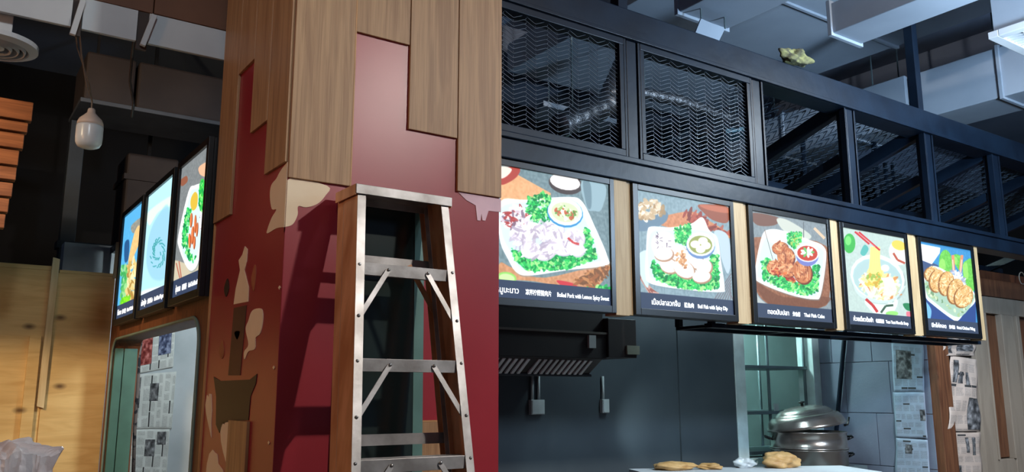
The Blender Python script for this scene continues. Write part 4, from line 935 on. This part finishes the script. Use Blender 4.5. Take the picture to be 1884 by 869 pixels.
# outlets with conduits on the dark wall
def outlet(x0, y0, x1, y1, pipes, lab):
    a, b = on_y(x0, y0, 4.975), on_y(x1, y1, 4.975)
    t = empty('outlet_box', ((a[0]+b[0])/2, 4.97, b[2]), lab, 'outlet', 'electrical boxes on the kitchen wall')
    block('box', (a[0], 4.965, b[2]), (b[0], 5.0, a[2]), M_outlet, t, 0.003)
    block('cover', (a[0]+0.006, 4.960, b[2]+0.006), (b[0]-0.006, 4.965, a[2]-0.006), M_outlet, t, 0.001)
    for p in pipes: px_ = on_y(p, 700, 4.985)[0]; MB().tube([(px_, 4.985, a[2]), (px_, 4.985, zb+0.0)], 0.010, 8).build('conduit', M_outlet, t, smooth=True)
outlet(976, 736, 1001, 763, (979, 991), 'wide white wall box with two conduits below the hood')
outlet(1107, 735, 1120, 760, (1109,), 'narrow white wall box with one conduit below hood end')
# shelf rack seen through the service opening
rk = empty('shelf_rack', (6.4, 5.4, 0), 'steel shelf rack inside the lit service opening', 'shelf')
for x, y in ((5.925, 5.6), (6.85, 5.6), (6.855, 5.075), (6.33, 5.075)): MB().tube([(x, y, 1.003 if y < 5.1 else 0), (x, y, 2.45)], 0.014, 10).build('upright', M_bluedark, rk, smooth=True)
for z in (1.79, 1.385, 1.04): block('shelf', (5.912, 5.05, z-0.018), (6.868, 5.55, z+0.010), M_bluedark, rk, 0.003)
block('rack_label', (6.36, 5.05, 1.395), (6.42, 5.058, 1.46), M_outlet, rk)
# pipe on right wall
a, b = on_x(1556, 596, 6.95), on_x(1541, 765, 6.95)
d_ = Vector(b)-Vector(a)
tag(MB().tube([Vector(a)-d_*0.35, a, b, Vector(b)+d_*1.05], 0.020, 12).build('wall_pipe', M_black, smooth=True), 'black slanting pipe on the blue-grey kitchen wall', 'pipe')
# work table with white board top
tb = empty('work_table', (5.1, 4.3, 0), 'white topped work table in the kitchen under the menu boards', 'table')
TA, TB_ = Vector((4.42, 4.87, 0)), Vector((5.985, 4.15, 0)); tdir = (TB_-TA).normalized(); tn = Vector((tdir.y, -tdir.x, 0))
TC, TD = TB_+tn*0.55, TA+tn*0.55
MB().prism([(p.x, p.y, 0.975) for p in (TA, TB_, TC, TD)], (0, 0, 0.022)).build('tabletop', M_white, tb, bevel=0.002)
for u, v in ((0.05, 0.05), (0.95, 0.05), (0.05, 0.5), (0.95, 0.5)):
    q = TA.lerp(TB_, u)+tn*v; MB().tube([(q.x, q.y, 0), (q.x, q.y, 0.975)], 0.02, 10).build('leg', M_bluedark, tb, smooth=True)
# stove stand and steamer pot
sv = empty('pot_stand', (6.25, 4.62, 0), 'low steel stand holding the steamer pot', 'stand')
block('top', (5.93, 4.30, 0.93), (6.57, 4.95, 0.96), M_bluedark, sv, 0.004)
for x in (5.96, 6.54):
    for y in (4.33, 4.92): block('leg', (x-0.02, y-0.02, 0), (x+0.02, y+0.02, 0.93), M_bluedark, sv)
PC = (6.24, 4.62, 0.96)
pt = empty('steamer_pot', PC, 'large two-tier stainless steamer pot with lid tilted ajar', 'pot')
MB().lathe([(0.30, 0.0), (0.31, 0.01), (0.31, 0.118), (0.318, 0.124), (0.318, 0.132), (0.30, 0.134)], PC, 48).build('lower_tier', M_stainless, pt, smooth=True)
MB().lathe([(0.295, 0.134), (0.318, 0.136), (0.320, 0.146), (0.310, 0.150), (0.308, 0.262), (0.316, 0.268), (0.316, 0.276), (0.298, 0.277), (0.298, 0.18), (0.29, 0.17)], PC, 48).build('upper_tier', M_stainless, pt, smooth=True)
vx = Vector((math.cos(YAW), -math.sin(YAW), 0))         # the lid lifts towards the right side of the kitchen
RM = Matrix.Rotation(math.radians(-8), 4, Vector((math.sin(YAW), math.cos(YAW), 0)))
LC = Vector(PC)+Vector((0, 0, 0.324)) - vx*0.012
prof = [(0.324, -0.012), (0.328, 0.0), (0.320, 0.012), (0.306, 0.05), (0.278, 0.082), (0.252, 0.094), (0.240, 0.092), (0.226, 0.112), (0.190, 0.138), (0.168, 0.140), (0.150, 0.150), (0.08, 0.162), (0.02, 0.165)]
lid = MB().lathe(prof, LC, 48, RM).build('lid', M_stainless, pt, smooth=True)
kp = LC + (RM @ Vector((0, 0, 0.165))); MB().lathe([(0.012, 0), (0.012, 0.02), (0.028, 0.026), (0.024, 0.036), (0.004, 0.038)], kp, 20, RM).build('knob', M_screenframe, lid, smooth=True)
for zz in (0.07, 0.21):
    for s in (-1, 1):
        c = Vector(PC)+vx*s*0.312+Vector((0, 0, zz)); q = vx.cross(Vector((0, 0, 1)))
        MB().tube([c-q*0.05, c-q*0.05+vx*s*0.045+Vector((0,0,.02)), c+vx*s*0.055+Vector((0,0,.026)), c+q*0.05+vx*s*0.045+Vector((0,0,.02)), c+q*0.05], 0.009, 8).build('handle', M_screenframe, pt, smooth=True)
c = LC + (RM @ Vector((0, 0, 0.01))) + vx*0.325
MB().tube([c-Vector((0,0,.01)), c+vx*0.03+Vector((0,0,.0)), c+vx*0.045+Vector((0,0,.06))], 0.010, 8).build('lid_handle', M_screenframe, lid, smooth=True)
# food bags on the table
def lump(c, r, seed, name, m, lab, cat, rot=0.0, amp=0.22):
    rs = random.Random(seed); ph = [rs.random()*6 for _ in range(6)]; ca, sa = math.cos(rot), math.sin(rot)
    def fn(u, v):
        a, b = u*2*math.pi, (v-0.5)*math.pi
        k = 1+amp*(math.sin(3*a+ph[0]+2*b)*0.5+math.sin(5*a-3*b+ph[1])*0.35+math.sin(9*b+4*a+ph[2])*0.25)*math.cos(b)
        x, y, z = r[0]*k*math.cos(a)*math.cos(b), r[1]*k*math.sin(a)*math.cos(b), r[2]*k*math.sin(b)
        z = max(z, -r[2]*0.72)
        return (c[0]+x*ca-y*sa, c[1]+x*sa+y*ca, c[2]+z+r[2]*0.72)
    return tag(MB().grid(fn, 40, 22).build(name, m, smooth=True), lab, cat)
rt = math.atan2(tdir.y, tdir.x)
def tpos(px, v): 
    best = min((abs(projx(TA.lerp(TB_, u/200)+tn*v)-px), u) for u in range(201)); q = TA.lerp(TB_, best[1]/200)+tn*v; return (q.x, q.y, 0.997)
def projx(P):
    u = P.x*math.cos(YAW)-P.y*math.sin(YAW); fw = P.x*math.sin(YAW)+P.y*math.cos(YAW); z = 1.0-EYE
    return CX+FPX*u/(fw*math.cos(PITCH)+z*math.sin(PITCH))
lump(tpos(1240, 0.14), (0.16, 0.10, 0.035), 3, 'food_bag', M_paperbag, 'flat folded tan food bag at left end of table', 'bag', rt, 0.2)
lump(tpos(1306, 0.14), (0.085, 0.07, 0.026), 6, 'food_bag', M_paperbag, 'smaller tan food bag overlapping the folded one', 'bag', rt, 0.3)
lump(tpos(1436, 0.10), (0.135, 0.10, 0.068), 9, 'food_bag', M_paperbag, 'plump orange and tan food bag in front of steamer pot', 'bag', rt, 0.32)
lump(tpos(1368, 0.06), (0.075, 0.06, 0.042), 12, 'clear_bag', M_plastic, 'small crumpled clear plastic bag between food bags', 'bag', rt, 0.4)

# ================================================================== CEILING SERVICES (right side)
VG = 'painted ducts under the ceiling'
def duct(a, b, m, label, flanges, axis='y', hang=True):
    t = empty('ceiling_duct', ((a[0]+b[0])/2, (a[1]+b[1])/2, a[2]), label, 'duct', VG)
    block('duct_body', a, b, m, t, 0.006)
    for f in flanges:
        if axis == 'y': block('flange', (a[0]-0.02, f, a[2]-0.02), (b[0]+0.02, f+0.03, b[2]+0.02), m, t, 0.003)
        else: block('flange', (f, a[1]-0.02, a[2]-0.02), (f+0.03, b[1]+0.02, b[2]+0.02), m, t, 0.003)
    if hang:
        for u in (0.15, 0.85):
            for s in (a[0]+0.01, b[0]-0.02): y = a[1]+(b[1]-a[1])*u; block('hanger_rod', (s, y, b[2]), (s+0.01, y+0.01, 5.2), M_bluedark, t)
duct((7.22, -1.0, 4.0), (7.72, 3.98, 4.44), M_duct, 'wide pale duct crossing the upper right corner', (3.2, 1.8))
duct((7.22, 4.05, 4.0), (7.72, 6.2, 4.46), M_duct, 'pale duct section behind the black hanger post', (4.6, 5.4))
duct((4.93, -0.5, 4.0), (5.26, 3.28, 4.22), M_duct, 'slim pale duct at top right running over the canopy', (3.24,))
duct((3.82, 2.2, 4.0), (4.28, 3.64, 4.5), M_duct, 'boxed duct end with lip above the second mesh panel', (3.61, 3.0))
duct((2.9, 2.6, 4.35), (3.25, 8.0, 4.7), M_duct, 'narrow duct running back above the first mesh panel', (3.6, 5.0))
duct((4.36, 1.0, 4.62), (6.9, 6.4, 4.9), M_duct, 'broad flat duct filling the ceiling above the canopy', (2.2, 3.9, 5.2))
bm1 = block('trim_6', (3.0, -6, 4.75), (3.9, 10.6, 5.2), M_cealing); struct(bm1)
struct(block('trim_7', (8.6, -6, 4.7), (9.6, 10.6, 5.2), M_cealing)); struct(block('trim_8', (-7, 6.6, 4.7), (14, 7.3, 5.2), M_cealing))
# hanging plate
pp = [on_y(x, y, 3.5) for x, y in ((1290,34),(1334,53),(1320,82),(1277,66))]
hp_ = empty('hanging_plate', pp[0], 'small pale sheet-metal plate hanging below boxed duct', 'plate')
MB().prism(pp, (0, 0.012, 0)).build('plate', M_duct, hp_, bevel=0.001); MB().tube([pp[0], (pp[0][0], 3.5, 4.05)], 0.006, 6).build('rod', M_bluedark, hp_); MB().tube([pp[1], (pp[1][0], 3.5, 4.05)], 0.006, 6).build('rod', M_bluedark, hp_)
# spray foam clump on the beam
fo = lump(on_z(1462, 118, 3.655)[:2]+(3.657,), (0.12, 0.055, 0.055), 5, 'insulation_clump', M_foam, 'yellowish insulation clump sitting on the top beam', 'insulation', 0, 0.5)
fo.location.y += 0.0
# foil ducts behind the mesh
def foil(pts, r, lab):
    P = []
    for i in range(len(pts)-1):
        for t in np.linspace(0, 1, 16, endpoint=False): P.append(Vector(pts[i]).lerp(Vector(pts[i+1]), t))
    P.append(Vector(pts[-1])); rr = [r*(1+0.10*math.sin(i*2.1)+0.06*random.random()) for i in range(len(P))]
    o = tag(MB().tube(P, rr, 14).build('foil_duct', M_foil, smooth=True), lab, 'foil duct', 'foil wrapped flexible ducts behind the mesh')
    for q in (P[4], P[-4]): MB().tube([q, (q[0], q[1], 5.2)], 0.008, 6).build('hanger_rod', M_bluedark, o)
foil([on_y(1030, 232, 5.2), on_y(1120, 190, 5.2), on_y(1150, 120, 5.2)], 0.10, 'foil wrapped duct rising behind first mesh panel')
foil([on_y(1165, 168, 5.6), on_y(1250, 185, 5.5), on_y(1400, 240, 5.4)], 0.055, 'thin foil wrapped duct crossing behind second mesh panel')
foil([on_y(1290, 250, 6.1), on_y(1340, 205, 6.15), on_y(1385, 150, 6.2), on_y(1560, 175, 6.3)], 0.11, 'foil wrapped duct bending behind third bay of canopy')
tag(MB().prism([on_z(x, y, 4.3) for x, y in ((1000,194),(1135,228),(1096,246),(978,218))], (0, 0, 0.05)).build('ceiling_panel', M_duct), 'pale suspended panel glimpsed through first mesh panel', 'panel')
for p in ((1010,200),(1120,232)): 
    q = on_z(p[0], p[1], 4.35); bpy.data.objects['ceiling_panel']; MB().tube([q, (q[0], q[1], 5.2)], 0.006, 6).build('hanger_rod', M_bluedark, bpy.data.objects['ceiling_panel'])
tag(MB().prism([on_z(x, y, 4.1) for x, y in ((1335,245),(1375,240),(1385,252),(1340,262))], (0, 0, 0.04)).build('blue_box', mat('pale_blue_sheet', (120, 170, 196), 0.5)), 'small pale blue box behind second mesh panel', 'box')
q = on_z(1355, 250, 4.14); MB().tube([q, (q[0], q[1], 5.2)], 0.006, 6).build('hanger_rod', M_bluedark, bpy.data.objects['blue_box'])
# conduits rising inside the canopy
block('cable_tray', (4.6, 4.33, 2.80), (X1, 4.47, 2.85), M_black, cn, 0.004)
for x, y0, r in ((1476, 250, 0.022), (1607, 262, 0.026), (1628, 300, 0.020), (1641, 300, 0.016), (1420, 310, 0.016)):
    a = on_y(x, y0, 4.4); MB().tube([a, (a[0], a[1], 2.85)], r, 10).build('conduit', M_black, cn, smooth=True)
# ceiling cassette
cs = empty('ceiling_grille', (6.22, 2.38, 4.0), 'white square ceiling air grille in the upper right corner', 'air vent')
a, b = (5.925, 2.05), (6.56, 2.69)
f = MB(); w = 0.07
f.box((a[0], a[1], 4.0), (b[0], a[1]+w, 4.05)).box((a[0], b[1]-w, 4.0), (b[0], b[1], 4.05)).box((a[0], a[1]+w, 4.0), (a[0]+w, b[1]-w, 4.05)).box((b[0]-w, a[1]+w, 4.0), (b[0], b[1]-w, 4.05))
f.build('frame', M_white, cs, bevel=0.004)
for i in range(1, 10):
    x = a[0]+w+i*(b[0]-a[0]-2*w)/10; block('blade', (x-0.004, a[1]+w, 4.005), (x+0.004, b[1]-w, 4.035), M_white, cs)
for i in range(1, 4):
    y = a[1]+w+i*(b[1]-a[1]-2*w)/4; block('cross_blade', (a[0]+w, y-0.004, 4.004), (b[0]-w, y+0.004, 4.03), M_white, cs)
block('plenum', (a[0]+0.03, a[1]+0.03, 4.05), (b[0]-0.03, b[1]-0.03, 4.35), M_duct, cs)
block('neck', (6.15, 2.25, 4.35), (6.30, 2.45, 5.2), M_duct, cs)
# coiled flexible hose
hpz = [on_z(x, y, 4.55) for x, y in ((1868, 4),)][0]
cp = []
for i in range(90):
    t = i/90*2*math.pi*4; cp.append((hpz[0]+0.10+0.15*math.cos(t)+0.01*i/90, hpz[1]-0.05+0.15*math.sin(t), 4.40+0.10*i/90))
hs = tag(MB().tube(cp, 0.012, 7).build('coiled_hose', mat('grey_hose', (140, 150, 160), 0.5), smooth=True), 'coiled grey hose hanging above the ceiling grille', 'hose')
MB().tube([cp[-1], (cp[-1][0], cp[-1][1], 5.2)], 0.006, 6).build('strap', M_bluedark, hs)
# wire loop over the door header
e_ = on_y(1880, 508, 3.93)
tag(MB().tube([(e_[0]+0.06*math.cos(t), 3.93, 2.665+0.06*math.sin(t)) for t in np.linspace(0, 2*math.pi, 24)], 0.005, 6).build('wire_loop', M_outlet, smooth=True), 'white wire loop lying on door header at right edge', 'wire')
